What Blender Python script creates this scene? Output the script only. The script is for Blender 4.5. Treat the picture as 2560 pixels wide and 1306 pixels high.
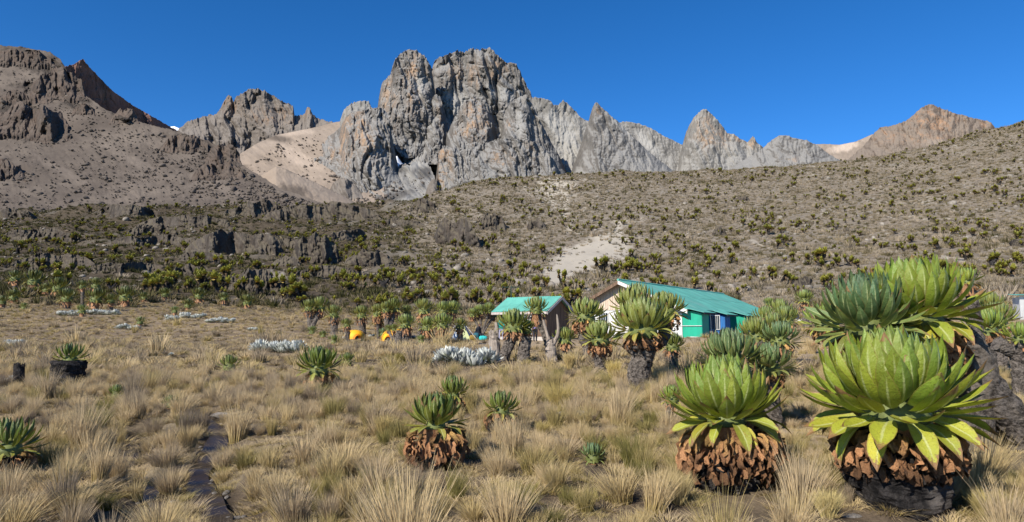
import bpy, math, random
import numpy as np
from mathutils import Vector, Matrix, Euler

for o in list(bpy.data.objects):
    bpy.data.objects.remove(o, do_unlink=True)
SC = bpy.context.scene
COL = SC.collection
rnd = random.Random(7)
rng = np.random.default_rng(11)

# ------------------------------------------------------------------ camera
F = 1707.0                      # 24 mm lens on a frame 2560 wide
EYE = 1.5
PITCH = math.atan((830 - 653) / F)
SP, CP = math.sin(PITCH), math.cos(PITCH)
cam = bpy.data.cameras.new('camera')
cam.lens = 24; cam.sensor_width = 36; cam.clip_start = 0.05; cam.clip_end = 30000
camo = bpy.data.objects.new('camera', cam); COL.objects.link(camo)
camo.location = (0, 0, EYE); camo.rotation_euler = (math.pi / 2 + PITCH, 0, 0)
SC.camera = camo

# ------------------------------------------------------------------ sky, sun, exposure
SUN_AZ = math.radians(38)       # the light travels towards +y, turned this far towards +x
SUN_EL = math.radians(36)
w = bpy.data.worlds.new('World'); SC.world = w; w.use_nodes = True
nt = w.node_tree; nt.nodes.clear()
sky = nt.nodes.new('ShaderNodeTexSky'); sky.sky_type = 'NISHITA'; sky.sun_disc = False
sky.sun_elevation = SUN_EL; sky.sun_rotation = SUN_AZ + math.pi
sky.altitude = 4200; sky.air_density = 1.0; sky.dust_density = 0.1; sky.ozone_density = 3.0
hsv = nt.nodes.new('ShaderNodeHueSaturation'); hsv.inputs['Saturation'].default_value = 1.30; hsv.inputs['Hue'].default_value = .504; hsv.inputs['Value'].default_value = 1.0
bg = nt.nodes.new('ShaderNodeBackground'); bg.inputs['Strength'].default_value = 0.125
wo = nt.nodes.new('ShaderNodeOutputWorld')
nt.links.new(sky.outputs[0], hsv.inputs['Color']); nt.links.new(hsv.outputs[0], bg.inputs[0]); nt.links.new(bg.outputs[0], wo.inputs[0])
sun = bpy.data.lights.new('sun', 'SUN'); sun.energy = 5.0; sun.angle = math.radians(0.55); sun.color = (1.0, 0.94, 0.84)
suno = bpy.data.objects.new('sun', sun); COL.objects.link(suno)
ldir = Vector((math.sin(SUN_AZ) * math.cos(SUN_EL), math.cos(SUN_AZ) * math.cos(SUN_EL), -math.sin(SUN_EL)))
suno.rotation_euler = ldir.to_track_quat('-Z', 'Y').to_euler()
suno.location = (-40, -90, 80)
SC.view_settings.view_transform = 'Standard'; SC.view_settings.look = 'None'
SC.view_settings.exposure = 0.58; SC.view_settings.gamma = 1.0; SC.view_settings.use_curve_mapping = False
SC.render.engine = 'CYCLES'
SC.cycles.max_bounces = 6; SC.cycles.transparent_max_bounces = 8

# ------------------------------------------------------------------ geometry of the view
def zr(py):
    u = (653 - np.asarray(py, float)) / F
    return (SP + CP * u) / (CP - SP * u)
def P(px, py, D):
    u = (653 - np.asarray(py, float)) / F
    d = CP - SP * u
    return np.stack(np.broadcast_arrays((np.asarray(px, float) - 1280) / F / d * D, np.asarray(D, float) + 0 * u, EYE + (SP + CP * u) / d * D), -1)
def proj(p):
    x, y, z = p[..., 0], p[..., 1], p[..., 2] - EYE
    c = y * CP + z * SP; u = (-y * SP + z * CP) / c
    return 1280 + F * x / c, 653 - F * u

# ------------------------------------------------------------------ noise
_p = rng.permutation(256); PERM = np.concatenate([_p, _p, _p])
_g = rng.normal(size=(256, 3)); GRAD = _g / np.linalg.norm(_g, axis=1)[:, None]
def noise(x, y, z=0.0):
    x, y, z = np.broadcast_arrays(np.asarray(x, float), np.asarray(y, float), np.asarray(z, float))
    ix, iy, iz = np.floor(x).astype(int), np.floor(y).astype(int), np.floor(z).astype(int)
    fx, fy, fz = x - ix, y - iy, z - iz
    ux, uy, uz = [t * t * t * (t * (t * 6 - 15) + 10) for t in (fx, fy, fz)]
    ix &= 255; iy &= 255; iz &= 255
    def g(dx, dy, dz):
        h = PERM[PERM[PERM[(ix + dx) & 255] + ((iy + dy) & 255)] + ((iz + dz) & 255)]
        v = GRAD[h]
        return v[..., 0] * (fx - dx) + v[..., 1] * (fy - dy) + v[..., 2] * (fz - dz)
    def l(a, b, t): return a + (b - a) * t
    return 1.5 * l(l(l(g(0, 0, 0), g(1, 0, 0), ux), l(g(0, 1, 0), g(1, 1, 0), ux), uy),
                   l(l(g(0, 0, 1), g(1, 0, 1), ux), l(g(0, 1, 1), g(1, 1, 1), ux), uy), uz)
def fbm(x, y, z=0.0, n=4, gain=.5):
    s = 0; a = 1.0; t = 0
    for i in range(n):
        s = s + a * noise(x, y, np.asarray(z) + 7.3 * i); t += a; a *= gain
        x, y, z = x * 2.03, y * 2.03, np.asarray(z) * 2.03
    return s / t
def billow(x, y, z=0.0, n=4, gain=.5):
    s = 0; a = 1.0; t = 0
    for i in range(n):
        s = s + a * np.abs(noise(x, y, np.asarray(z) + 5.1 * i)); t += a; a *= gain
        x, y, z = x * 2.05 + 3.1, y * 2.05, np.asarray(z) * 2.05
    return s / t
def facets(x, y, seed=0):
    """broken rock planes: each cell a tilted plane, sharp creases between"""
    ix, iy = np.floor(x).astype(int), np.floor(y).astype(int); b1 = np.full(x.shape, 9.0); b2 = b1.copy(); val = np.zeros(x.shape)
    for dx in (-1, 0, 1):
        for dy in (-1, 0, 1):
            h = PERM[PERM[(ix + dx + int(seed * 17)) & 255] + ((iy + dy) & 255)]; gx = GRAD[h]
            ox, oy = x - (ix + dx + .5 + .45 * gx[..., 0]), y - (iy + dy + .5 + .45 * gx[..., 1]); d = np.hypot(ox, oy)
            v = .75 * gx[..., 2] + .9 * (gx[..., 1] * ox + gx[..., 2] * oy)
            n = d < b1; b2 = np.where(n, b1, np.minimum(b2, d)); val = np.where(n, v, val); b1 = np.where(n, d, b1)
    return val * np.clip((b2 - b1) * 3.5, 0, 1) - .25 * np.clip(1 - (b2 - b1) * 7, 0, 1)
def sstep(a, b, x):
    t = np.clip((np.asarray(x, float) - a) / (b - a), 0, 1); return t * t * (3 - 2 * t)
def blob(px, py, cx, cy, rx, ry, ang=0):
    c, s = math.cos(ang), math.sin(ang); dx, dy = px - cx, py - cy
    return np.exp(-(((dx * c + dy * s) / rx) ** 2 + ((-dx * s + dy * c) / ry) ** 2))

# ------------------------------------------------------------------ materials
def mat(name):
    m = bpy.data.materials.new(name); m.use_nodes = True
    t = m.node_tree; t.nodes.clear()
    out = t.nodes.new('ShaderNodeOutputMaterial'); b = t.nodes.new('ShaderNodeBsdfPrincipled')
    t.links.new(b.outputs[0], out.inputs[0])
    return m, t, b, out
def N(t, typ, **kw):
    n = t.nodes.new(typ)
    for k, v in kw.items():
        if hasattr(n, k): setattr(n, k, v)
        else: n.inputs[k.replace('_', ' ')].default_value = v
    return n
def mixc(t, fac, a, b, mode='MIX'):
    n = t.nodes.new('ShaderNodeMix'); n.data_type = 'RGBA'; n.blend_type = mode
    for i, v in ((0, fac), (6, a), (7, b)):
        if isinstance(v, (int, float)): n.inputs[i].default_value = v
        elif isinstance(v, tuple): n.inputs[i].default_value = (*v, 1) if len(v) == 3 else v
        else: t.links.new(v, n.inputs[i])
    return n.outputs[2]
def maprange(t, v, a, b, c=0.0, d=1.0, smooth=True):
    n = t.nodes.new('ShaderNodeMapRange'); n.interpolation_type = 'SMOOTHSTEP' if smooth else 'LINEAR'
    t.links.new(v, n.inputs[0])
    for i, x in enumerate((a, b, c, d)): n.inputs[i + 1].default_value = x
    return n.outputs[0]
def math2(t, op, a, b):
    n = t.nodes.new('ShaderNodeMath'); n.operation = op
    for i, v in ((0, a), (1, b)):
        if isinstance(v, (int, float)): n.inputs[i].default_value = v
        else: t.links.new(v, n.inputs[i])
    return n.outputs[0]
def tnoise(t, scale, detail=4, rough=.6, coord='Object', stretch=None):
    tc = t.nodes.new('ShaderNodeTexCoord'); src = tc.outputs[coord]
    if stretch:
        mp = t.nodes.new('ShaderNodeMapping'); mp.inputs['Scale'].default_value = stretch
        t.links.new(src, mp.inputs[0]); src = mp.outputs[0]
    n = t.nodes.new('ShaderNodeTexNoise'); n.inputs['Scale'].default_value = scale
    n.inputs['Detail'].default_value = detail; n.inputs['Roughness'].default_value = rough
    t.links.new(src, n.inputs['Vector'])
    return n.outputs['Fac']
def attr(t, name, typ='GEOMETRY'):
    n = t.nodes.new('ShaderNodeAttribute'); n.attribute_name = name; n.attribute_type = typ
    return n
def bump(t, b, h, strength, dist):
    n = t.nodes.new('ShaderNodeBump'); n.inputs['Strength'].default_value = strength; n.inputs['Distance'].default_value = dist
    t.links.new(h, n.inputs['Height']); t.links.new(n.outputs[0], b.inputs['Normal'])
def paint(name, col, rough=.7, var=.15, scale=3.0, stretch=None, dirt=None, metallic=0.0, bumpd=0.0, spec=.3):
    m, t, b, o = mat(name)
    n = tnoise(t, scale, 5, .65, stretch=stretch)
    c = mixc(t, maprange(t, n, .3, .7), tuple(x * (1 - var) for x in col), tuple(min(1, x * (1 + var)) for x in col))
    if dirt:
        n2 = tnoise(t, scale * .35, 6, .7, stretch=stretch)
        c = mixc(t, maprange(t, n2, .52, .72), c, dirt)
    t.links.new(c, b.inputs['Base Color']); b.inputs['Roughness'].default_value = rough; b.inputs['Metallic'].default_value = metallic
    b.inputs['Specular IOR Level'].default_value = spec
    if bumpd: bump(t, b, n, 1.0, bumpd)
    return m

def rock_mat(name, dark, light, orange=(.40, .25, .155), dust=(.36, .34, .31), dustlo=.45, size=60.0):
    m, t, b, o = mat(name)
    n1 = tnoise(t, 1 / size, 7, .65, stretch=(1, 1, .45)); n2 = tnoise(t, 6 / size, 6, .7, stretch=(1, 1, .35))
    c = mixc(t, maprange(t, n1, .33, .67), dark, light)
    c = mixc(t, maprange(t, n2, .42, .75, 0, .7), c, tuple(x * .62 for x in dark))
    a = attr(t, 'orange'); n3 = tnoise(t, 2.5 / size, 5, .7, stretch=(1.6, 1.6, .35))
    f = math2(t, 'MULTIPLY', a.outputs['Fac'], maprange(t, n3, .42, .62))
    c = mixc(t, f, c, orange)
    g = t.nodes.new('ShaderNodeNewGeometry'); sx = t.nodes.new('ShaderNodeSeparateXYZ'); t.links.new(g.outputs['Normal'], sx.inputs[0])
    f2 = math2(t, 'MULTIPLY', maprange(t, sx.outputs[2], dustlo, dustlo + .35), .8)
    c = mixc(t, f2, c, dust)
    a2 = attr(t, 'pale'); c = mixc(t, math2(t, 'MULTIPLY', a2.outputs['Fac'], .75), c, tuple(min(.6, x * 1.15) for x in dust))
    t.links.new(c, b.inputs['Base Color']); b.inputs['Roughness'].default_value = .95; b.inputs['Specular IOR Level'].default_value = .1
    bump(t, b, n2, .5, size / 14)
    return m
def scree_mat(name, c1, c2, rockc, speck=(.5, .5, .5), scale=.02, spk=.25):
    m, t, b, o = mat(name)
    n1 = tnoise(t, scale, 6, .6); n2 = tnoise(t, spk, 4, .8)
    c = mixc(t, maprange(t, n1, .3, .7), c1, c2)
    c = mixc(t, math2(t, 'MULTIPLY', maprange(t, n2, .55, .72), .55), c, rockc)
    c = mixc(t, math2(t, 'MULTIPLY', maprange(t, n2, .42, .28), .35), c, tuple(min(.5, x * 1.35) for x in c2))
    a = attr(t, 'rock'); c = mixc(t, a.outputs['Fac'], c, rockc)
    a2 = attr(t, 'pale'); c = mixc(t, a2.outputs['Fac'], c, tuple(min(.55, x * 1.5) for x in c2))
    t.links.new(c, b.inputs['Base Color']); b.inputs['Roughness'].default_value = 1; b.inputs['Specular IOR Level'].default_value = .05
    bump(t, b, n2, .8, 1.2)
    return m

M = {}
M['peak'] = rock_mat('peak_rock', (.092, .085, .078), (.18, .168, .153), (.30, .205, .135), (.235, .226, .21), .42, 90)
M['palepeak'] = rock_mat('pale_peak_rock', (.13, .122, .11), (.215, .203, .183), (.31, .22, .15), (.265, .253, .23), .45, 90)
M['crag'] = rock_mat('crag_rock', (.09, .077, .066), (.16, .138, .117), (.24, .155, .10), (.19, .165, .14), .45, 60)
M['darkridge'] = rock_mat('dark_ridge_rock', (.13, .075, .06), (.20, .12, .095), (.3, .17, .11), (.22, .15, .12), .55, 60)
M['outcrop'] = rock_mat('outcrop_rock', (.032, .027, .023), (.095, .081, .067), (.12, .085, .06), (.105, .088, .062), .42, 9)
M['bscree'] = scree_mat('brown_scree', (.088, .072, .06), (.136, .112, .092), (.045, .038, .032), scale=.012, spk=.055)
M['tscree'] = scree_mat('tan_scree', (.225, .18, .14), (.285, .23, .182), (.12, .097, .078), scale=.008, spk=.05)
M['gscree'] = scree_mat('grey_scree', (.16, .153, .142), (.235, .226, .21), (.10, .094, .087), scale=.012, spk=.06)
M['darkcrag'] = rock_mat('dark_crag_rock', (.05, .041, .035), (.105, .085, .07), (.16, .10, .07), (.115, .09, .072), .5, 40)
M['brownpeak'] = rock_mat('brown_summit_rock', (.115, .09, .072), (.19, .152, .12), (.30, .185, .115), (.20, .163, .13), .45, 70)
M['snow'] = paint('snow', (.78, .80, .83), .6, .05, .05)

# ground of the plain and the near hills
m, t, b, o = mat('plain_ground'); M['ground'] = m
n1 = tnoise(t, .35, 6, .65); n2 = tnoise(t, 9, 6, .75); n3 = tnoise(t, 55, 3, .7)
soil = mixc(t, maprange(t, n2, .3, .7), (.05, .037, .026), (.115, .086, .06))
litter = mixc(t, maprange(t, n3, .35, .65), (.15, .118, .075), (.28, .225, .145))
c = mixc(t, maprange(t, n1, .42, .68), soil, litter)
bare = attr(t, 'bare'); c = mixc(t, math2(t, 'MULTIPLY', bare.outputs['Fac'], .9), c, mixc(t, maprange(t, n2, .3, .7), (.29, .215, .14), (.38, .295, .20)))
wet = attr(t, 'wet'); c = mixc(t, wet.outputs['Fac'], c, (.03, .022, .016))
hill = attr(t, 'hill')
h1 = tnoise(t, .03, 6, .65); h2 = tnoise(t, .42, 5, .8)
hl = mixc(t, maprange(t, h2, .3, .7), (.034, .027, .019), (.10, .078, .054))
hr = mixc(t, maprange(t, h2, .3, .7), (.10, .082, .06), (.25, .21, .163))
side = attr(t, 'side'); hc = mixc(t, side.outputs['Fac'], hl, hr)
hc = mixc(t, math2(t, 'MULTIPLY', maprange(t, h1, .5, .68), .35), hc, (.20, .185, .16))
pale = attr(t, 'pale'); hc = mixc(t, pale.outputs['Fac'], hc, (.36, .32, .26))
c = mixc(t, hill.outputs['Fac'], c, hc)
t.links.new(c, b.inputs['Base Color']); b.inputs['Roughness'].default_value = 1; b.inputs['Specular IOR Level'].default_value = .08
bump(t, b, n2, .8, .04)

def leaf_shader(name, attr_col):
    m, t, b, o = mat(name)
    if attr_col:
        ac = attr(t, 'lc'); colr, age = ac.outputs['Color'], ac.outputs['Alpha']
    else:
        oi = t.nodes.new('ShaderNodeObjectInfo'); colr, age = oi.outputs['Color'], oi.outputs['Alpha']
    al = attr(t, 'along').outputs['Fac']; ax = attr(t, 'across').outputs['Fac']
    n = tnoise(t, 14, 5, .7); n2 = tnoise(t, 45, 3, .6, stretch=(1, 1, 1))
    c = mixc(t, maprange(t, n, .3, .7, .0, .5), colr, mixc(t, 1.0, colr, (.72, .8, .75), 'MULTIPLY'))
    c = mixc(t, maprange(t, al, .35, 0.0, 0, .45), c, (.36, .40, .13))
    rib = math2(t, 'MULTIPLY', maprange(t, ax, .16, .05), maprange(t, al, 1.0, .55))
    c = mixc(t, math2(t, 'MULTIPLY', rib, .6), c, (.50, .52, .24))
    # brown wear: towards tip and rim of old leaves, and specks
    tip = math2(t, 'ADD', maprange(t, al, .55, 1.05), math2(t, 'MULTIPLY', maprange(t, ax, .6, 1.0), .35))
    tip = math2(t, 'ADD', tip, math2(t, 'MULTIPLY', math2(t, 'SUBTRACT', n, .5), 1.6))
    rim = math2(t, 'MULTIPLY', maprange(t, ax, .86, .98), .55)
    c = mixc(t, rim, c, (.22, .15, .04))
    wear = maprange(t, math2(t, 'MULTIPLY', tip, age), .40, .60)
    c = mixc(t, wear, c, mixc(t, n2, (.17, .085, .03), (.34, .20, .085)))
    sp = math2(t, 'MULTIPLY', maprange(t, n2, .60, .66), maprange(t, age, .08, .4))
    c = mixc(t, math2(t, 'MULTIPLY', sp, .75), c, (.10, .05, .02))
    t.links.new(c, b.inputs['Base Color']); b.inputs['Roughness'].default_value = .40; b.inputs['Specular IOR Level'].default_value = .45
    bump(t, b, math2(t, 'ADD', n, math2(t, 'MULTIPLY', ax, -.6)), .5, .03)
    tr = t.nodes.new('ShaderNodeBsdfTranslucent'); t.links.new(mixc(t, 1.0, c, (1.0, 1.0, .45), 'MULTIPLY'), tr.inputs[0])
    mx = t.nodes.new('ShaderNodeMixShader'); mx.inputs[0].default_value = .2
    t.links.new(b.outputs[0], mx.inputs[1]); t.links.new(tr.outputs[0], mx.inputs[2]); t.links.new(mx.outputs[0], o.inputs[0])
    return m
M['leaf'] = leaf_shader('groundsel_leaf', False)
M['leafj'] = leaf_shader('groundsel_leaf_joined', True)

m, t, b, o = mat('dead_leaf'); M['dead'] = m
oi = t.nodes.new('ShaderNodeObjectInfo'); n = tnoise(t, 18, 6, .75); n2 = tnoise(t, 3.1, 3, .6)
c = mixc(t, maprange(t, n, .3, .7), (.13, .052, .022), (.46, .245, .115))
c = mixc(t, maprange(t, n2, .35, .7, 0, .6), c, (.30, .15, .07))
c = mixc(t, 1.0, c, oi.outputs['Color'], 'MULTIPLY')
t.links.new(c, b.inputs['Base Color']); b.inputs['Roughness'].default_value = .6; b.inputs['Specular IOR Level'].default_value = .3
bump(t, b, n, .8, .03)

m, t, b, o = mat('cork_trunk'); M['trunk'] = m
n = tnoise(t, 11, 8, .85, stretch=(1, 1, 1.6)); n2 = tnoise(t, 1.6, 4, .6); n3 = tnoise(t, 26, 4, .7)
c = mixc(t, maprange(t, n, .38, .62), (.022, .018, .015), (.23, .195, .165))
c = mixc(t, math2(t, 'MULTIPLY', maprange(t, n2, .48, .66), .6), c, (.24, .205, .17))
t.links.new(c, b.inputs['Base Color']); b.inputs['Roughness'].default_value = .95; b.inputs['Specular IOR Level'].default_value = .1
bump(t, b, math2(t, 'ADD', n, math2(t, 'MULTIPLY', n3, .4)), 1.0, .06)
m, t, b, o = mat('black_trunk'); M['btrunk'] = m
n = tnoise(t, 9, 7, .8); n3 = tnoise(t, 2, 4, .6)
c = mixc(t, maprange(t, n, .4, .72), (.012, .011, .011), (.085, .075, .07))
c = mixc(t, math2(t, 'MULTIPLY', maprange(t, n3, .52, .68), .5), c, (.16, .14, .125))
t.links.new(c, b.inputs['Base Color']); b.inputs['Roughness'].default_value = .95; b.inputs['Specular IOR Level'].default_value = .1
bump(t, b, n, 1.0, .05)
M['stem'] = paint('leafy_stem', (.11, .13, .035), .6, .3, 12)
M['deadwood'] = paint('dead_wood', (.27, .225, .185), .9, .35, 6, stretch=(2, 2, .4), bumpd=.03, spec=.1)

def blade_mat(name, cols, trans=.25):
    m, t, b, o = mat(name)
    tn = attr(t, 'tint', 'INSTANCER'); al = attr(t, 'along').outputs['Fac']; rv = attr(t, 'rv').outputs['Fac']
    ra = t.nodes.new('ShaderNodeValToRGB'); t.links.new(tn.outputs['Fac'], ra.inputs[0])
    el = ra.color_ramp.elements
    while len(el) < len(cols): el.new(.5)
    for i, cc in enumerate(cols): el[i].position = i / (len(cols) - 1); el[i].color = (*cc, 1)
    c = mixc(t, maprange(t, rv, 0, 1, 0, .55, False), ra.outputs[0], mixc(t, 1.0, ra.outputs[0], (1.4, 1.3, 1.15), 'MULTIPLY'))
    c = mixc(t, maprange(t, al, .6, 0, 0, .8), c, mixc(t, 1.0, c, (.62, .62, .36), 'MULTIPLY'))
    d = t.nodes.new('ShaderNodeBsdfDiffuse'); tr = t.nodes.new('ShaderNodeBsdfTranslucent')
    t.links.new(c, d.inputs[0]); t.links.new(c, tr.inputs[0])
    mx = t.nodes.new('ShaderNodeMixShader'); mx.inputs[0].default_value = trans
    t.links.new(d.outputs[0], mx.inputs[1]); t.links.new(tr.outputs[0], mx.inputs[2]); t.links.new(mx.outputs[0], o.inputs[0])
    t.nodes.remove(b)
    return m
STRAW = [(.19, .175, .06), (.35, .28, .13), (.49, .385, .225), (.39, .31, .205), (.19, .155, .12)]
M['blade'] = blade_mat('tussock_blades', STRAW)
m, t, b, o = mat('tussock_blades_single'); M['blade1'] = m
oi = t.nodes.new('ShaderNodeObjectInfo'); al = attr(t, 'along').outputs['Fac']; rv = attr(t, 'rv').outputs['Fac']
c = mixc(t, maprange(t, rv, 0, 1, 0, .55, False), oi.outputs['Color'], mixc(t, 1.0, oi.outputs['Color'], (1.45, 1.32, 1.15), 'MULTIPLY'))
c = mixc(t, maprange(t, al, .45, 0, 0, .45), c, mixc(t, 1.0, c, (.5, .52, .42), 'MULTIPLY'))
t.links.new(c, b.inputs['Base Color']); b.inputs['Roughness'].default_value = .9; b.inputs['Specular IOR Level'].default_value = .1
M['scrub'] = blade_mat('hill_scrub', [(.05, .05, .02), (.10, .085, .045), (.20, .165, .11), (.33, .275, .21), (.11, .095, .075)], .1)
m, t, b, o = mat('far_crown'); M['crown'] = m
ac = attr(t, 'lc'); tn = attr(t, 'tint', 'INSTANCER'); oi = t.nodes.new('ShaderNodeObjectInfo')
c = mixc(t, maprange(t, oi.outputs['Random'], 0, 1, 0, .6, False), ac.outputs['Color'], mixc(t, 1.0, ac.outputs['Color'], (1.35, 1.2, .8), 'MULTIPLY'))
t.links.new(c, b.inputs['Base Color']); b.inputs['Roughness'].default_value = .6; b.inputs['Specular IOR Level'].default_value = .25
m, t, b, o = mat('white_leaf'); M['white'] = m
al = attr(t, 'along').outputs['Fac']; n = tnoise(t, 20, 4, .6); rv = attr(t, 'lc')
c = mixc(t, maprange(t, al, .75, .1), rv.outputs['Color'], (.20, .23, .13))
c = mixc(t, maprange(t, n, .5, .75, 0, .4), c, (.40, .41, .34))
t.links.new(c, b.inputs['Base Color']); b.inputs['Roughness'].default_value = .9; b.inputs['Specular IOR Level'].default_value = .1
M['stone'] = paint('stone', (.20, .18, .16), .9, .4, 5, bumpd=.02, spec=.15)
M['hstone'] = paint('hill_stone', (.21, .185, .155), .95, .4, .6, bumpd=.2, spec=.1)
m, t, b, o = mat('stream_water'); M['water'] = m
n = tnoise(t, 5, 3, .6); c = mixc(t, n, (.012, .009, .006), (.05, .034, .022))
t.links.new(c, b.inputs['Base Color']); b.inputs['Roughness'].default_value = .25; b.inputs['Specular IOR Level'].default_value = .12
bump(t, b, tnoise(t, 14, 2, .5), .15, .02)

# ------------------------------------------------------------------ mesh helpers
def link(name, me, material=None, parent=None):
    o = bpy.data.objects.new(name, me); COL.objects.link(o)
    if material is not None:
        me.materials.clear(); me.materials.append(material)
    if parent is not None: o.parent = parent
    return o
def mesh(name, V, Fc, smooth=False, attrs=None, colors=None):
    V = np.asarray(V, float)
    me = bpy.data.meshes.new(name)
    if isinstance(Fc, np.ndarray):
        n, k = Fc.shape
        me.vertices.add(len(V)); me.vertices.foreach_set('co', V.ravel())
        me.loops.add(n * k); me.loops.foreach_set('vertex_index', Fc.ravel().astype(np.int32))
        me.polygons.add(n); me.polygons.foreach_set('loop_start', np.arange(0, n * k, k, dtype=np.int32))
        me.update(calc_edges=True); me.validate()
    else:
        me.from_pydata([tuple(v) for v in V], [], Fc); me.update()
    if smooth: me.polygons.foreach_set('use_smooth', np.ones(len(me.polygons), bool))
    for k, a in (attrs or {}).items():
        at = me.attributes.new(k, 'FLOAT', 'POINT'); at.data.foreach_set('value', np.asarray(a, np.float32).ravel())
    for k, a in (colors or {}).items():
        at = me.attributes.new(k, 'FLOAT_COLOR', 'POINT'); at.data.foreach_set('color', np.asarray(a, np.float32).ravel())
    return me
def gridfaces(nu, nv, wrap=False):
    i = np.arange(nu * nv).reshape(nv, nu)
    if wrap: i = np.concatenate([i, i[:, :1]], 1)
    return np.stack([i[:-1, :-1], i[:-1, 1:], i[1:, 1:], i[1:, :-1]], -1).reshape(-1, 4)
def tag(o, label=None, cat=None, group=None, kind=None):
    for k, v in (('label', label), ('category', cat), ('group', group), ('kind', kind)):
        if v: o[k] = v
    return o
def empty(name, loc, label=None, cat=None, group=None):
    o = bpy.data.objects.new(name, None); COL.objects.link(o); o.location = tuple(float(x) for x in loc)
    o.empty_display_size = .2
    return tag(o, label, cat, group)
class MB:
    def __init__(s): s.v = []; s.f = []
    def box(s, c, d, rot=None):
        n = len(s.v)
        for x in (-.5, .5):
            for y in (-.5, .5):
                for z in (-.5, .5):
                    p = Vector((x * d[0], y * d[1], z * d[2]))
                    if rot is not None: p = rot @ p
                    s.v.append(tuple(Vector(c) + p))
        s.f += [tuple(n + i for i in q) for q in ((0, 1, 3, 2), (4, 6, 7, 5), (0, 4, 5, 1), (2, 3, 7, 6), (0, 2, 6, 4), (1, 5, 7, 3))]
        return s
    def quad(s, *p):
        n = len(s.v); s.v += [tuple(q) for q in p]; s.f.append(tuple(range(n, n + len(p)))); return s
    def slab(s, poly, off):                 # polygon extruded by a vector
        n = len(s.v); k = len(poly); off = Vector(off)
        s.v += [tuple(Vector(p)) for p in poly] + [tuple(Vector(p) + off) for p in poly]
        s.f.append(tuple(range(n + k - 1, n - 1, -1))); s.f.append(tuple(range(n + k, n + 2 * k)))
        for i in range(k): j = (i + 1) % k; s.f.append((n + i, n + j, n + k + j, n + k + i))
        return s
    def tube(s, pts, rad, n=8):
        V, Fc = tube(pts, rad, n); k = len(s.v); s.v += [tuple(v) for v in V]; s.f += [tuple(int(i) + k for i in q) for q in Fc]
        return s
    def build(s, name, material, parent=None, smooth=False):
        me = mesh(name, s.v, s.f, smooth); return link(name, me, material, parent)
def tube(pts, rad, n=10, rough=0.0, seed=0, cap=True):
    pts = [Vector(p) for p in pts]; V = []; k = len(pts)
    for i, p in enumerate(pts):
        d = (pts[min(i + 1, k - 1)] - pts[max(i - 1, 0)]).normalized()
        a = d.cross(Vector((0, 1, .02))); 
        if a.length < .1: a = d.cross(Vector((1, 0, 0)))
        a.normalize(); b2 = a.cross(d)
        for j in range(n):
            th = 2 * math.pi * j / n
            V.append(p + (a * math.cos(th) + b2 * math.sin(th)) * rad[i])
    V = np.array([tuple(v) for v in V])
    if rough:
        c = np.repeat(np.array([tuple(p) for p in pts]), n, 0)
        q = V / max(rad) * .9
        V = c + (V - c) * (1 + rough * (billow(q[:, 0] * 1.3 + seed, q[:, 1] * 1.3, q[:, 2] * 1.3, 3, .6) * 1.6 + billow(q[:, 0] * 6 + seed, q[:, 1] * 6, q[:, 2] * 4, 3, .6) * .9 - .75))[:, None]
    Fc = gridfaces(n, k, True).tolist()
    if cap:
        V = np.vstack([V, [tuple(pts[0])], [tuple(pts[-1])]]); L = len(V)
        for j in range(n):
            Fc.append([L - 2, (j + 1) % n, j, j]) if False else Fc.append([j, (j + 1) % n, L - 2])
            Fc.append([(k - 1) * n + (j + 1) % n, (k - 1) * n + j, L - 1])
    return V, Fc
def smooth_path(pts, n):
    pts = np.asarray(pts, float); k = len(pts)
    t = np.linspace(0, k - 1, n); i = np.clip(t.astype(int), 0, k - 2); f = (t - i)[:, None]
    p0 = pts[np.clip(i - 1, 0, k - 1)]; p1 = pts[i]; p2 = pts[i + 1]; p3 = pts[np.clip(i + 2, 0, k - 1)]
    return .5 * (2 * p1 + (p2 - p0) * f + (2 * p0 - 5 * p1 + 4 * p2 - p3) * f ** 2 + (3 * p1 - p0 - 3 * p2 + p3) * f ** 3)

# ------------------------------------------------------------------ terrain height of plain and near hills
DK = [50, 60, 75, 90, 110, 150, 200, 270, 350, 450, 550, 650, 760, 900, 1200]
TAB = {
 -400: [833, 805, 780, 762, 736, 695, 668, 625, 585, 542, 520],
 0:    [848, 825, 795, 772, 744, 706, 678, 637, 600, 560, 524],
 300:  [850, 828, 800, 778, 754, 714, 680, 636, 598, 555, 516],
 600:  [851, 830, 805, 785, 766, 720, 682, 636, 596, 550, 508],
 900:  [852, 832, 809, 795, 779, 728, 690, 640, 596, 548, 512],
 1050: [852, 836, 813, 798, 782, 730, 690, 636, 592, 540, 492],
 1150: [852, 840, 820, 804, 785, 732, 690, 636, 588, 526, 468, 448],
 1300: [852, 843, 826, 808, 786, 735, 692, 636, 585, 520, 465, 437],
 1500: [850, 845, 831, 815, 790, 735, 690, 630, 575, 510, 455, 427],
 1700: [847, 845, 835, 815, 790, 735, 690, 630, 572, 508, 450, 424],
 2000: [842, 835, 816, 800, 775, 725, 680, 620, 560, 495, 440, 412],
 2300: [838, 815, 796, 780, 757, 705, 660, 600, 535, 465, 405, 376],
 2560: [832, 799, 780, 763, 738, 690, 640, 575, 500, 415, 345, 304],
 3000: [822, 780, 760, 742, 712, 655, 600, 520, 430, 330, 250, 200]}
AX = np.linspace(-.99, 1.01, 160)                      # x / y
DF = np.geomspace(1.0, 1300, 260)
_cols = []
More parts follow.
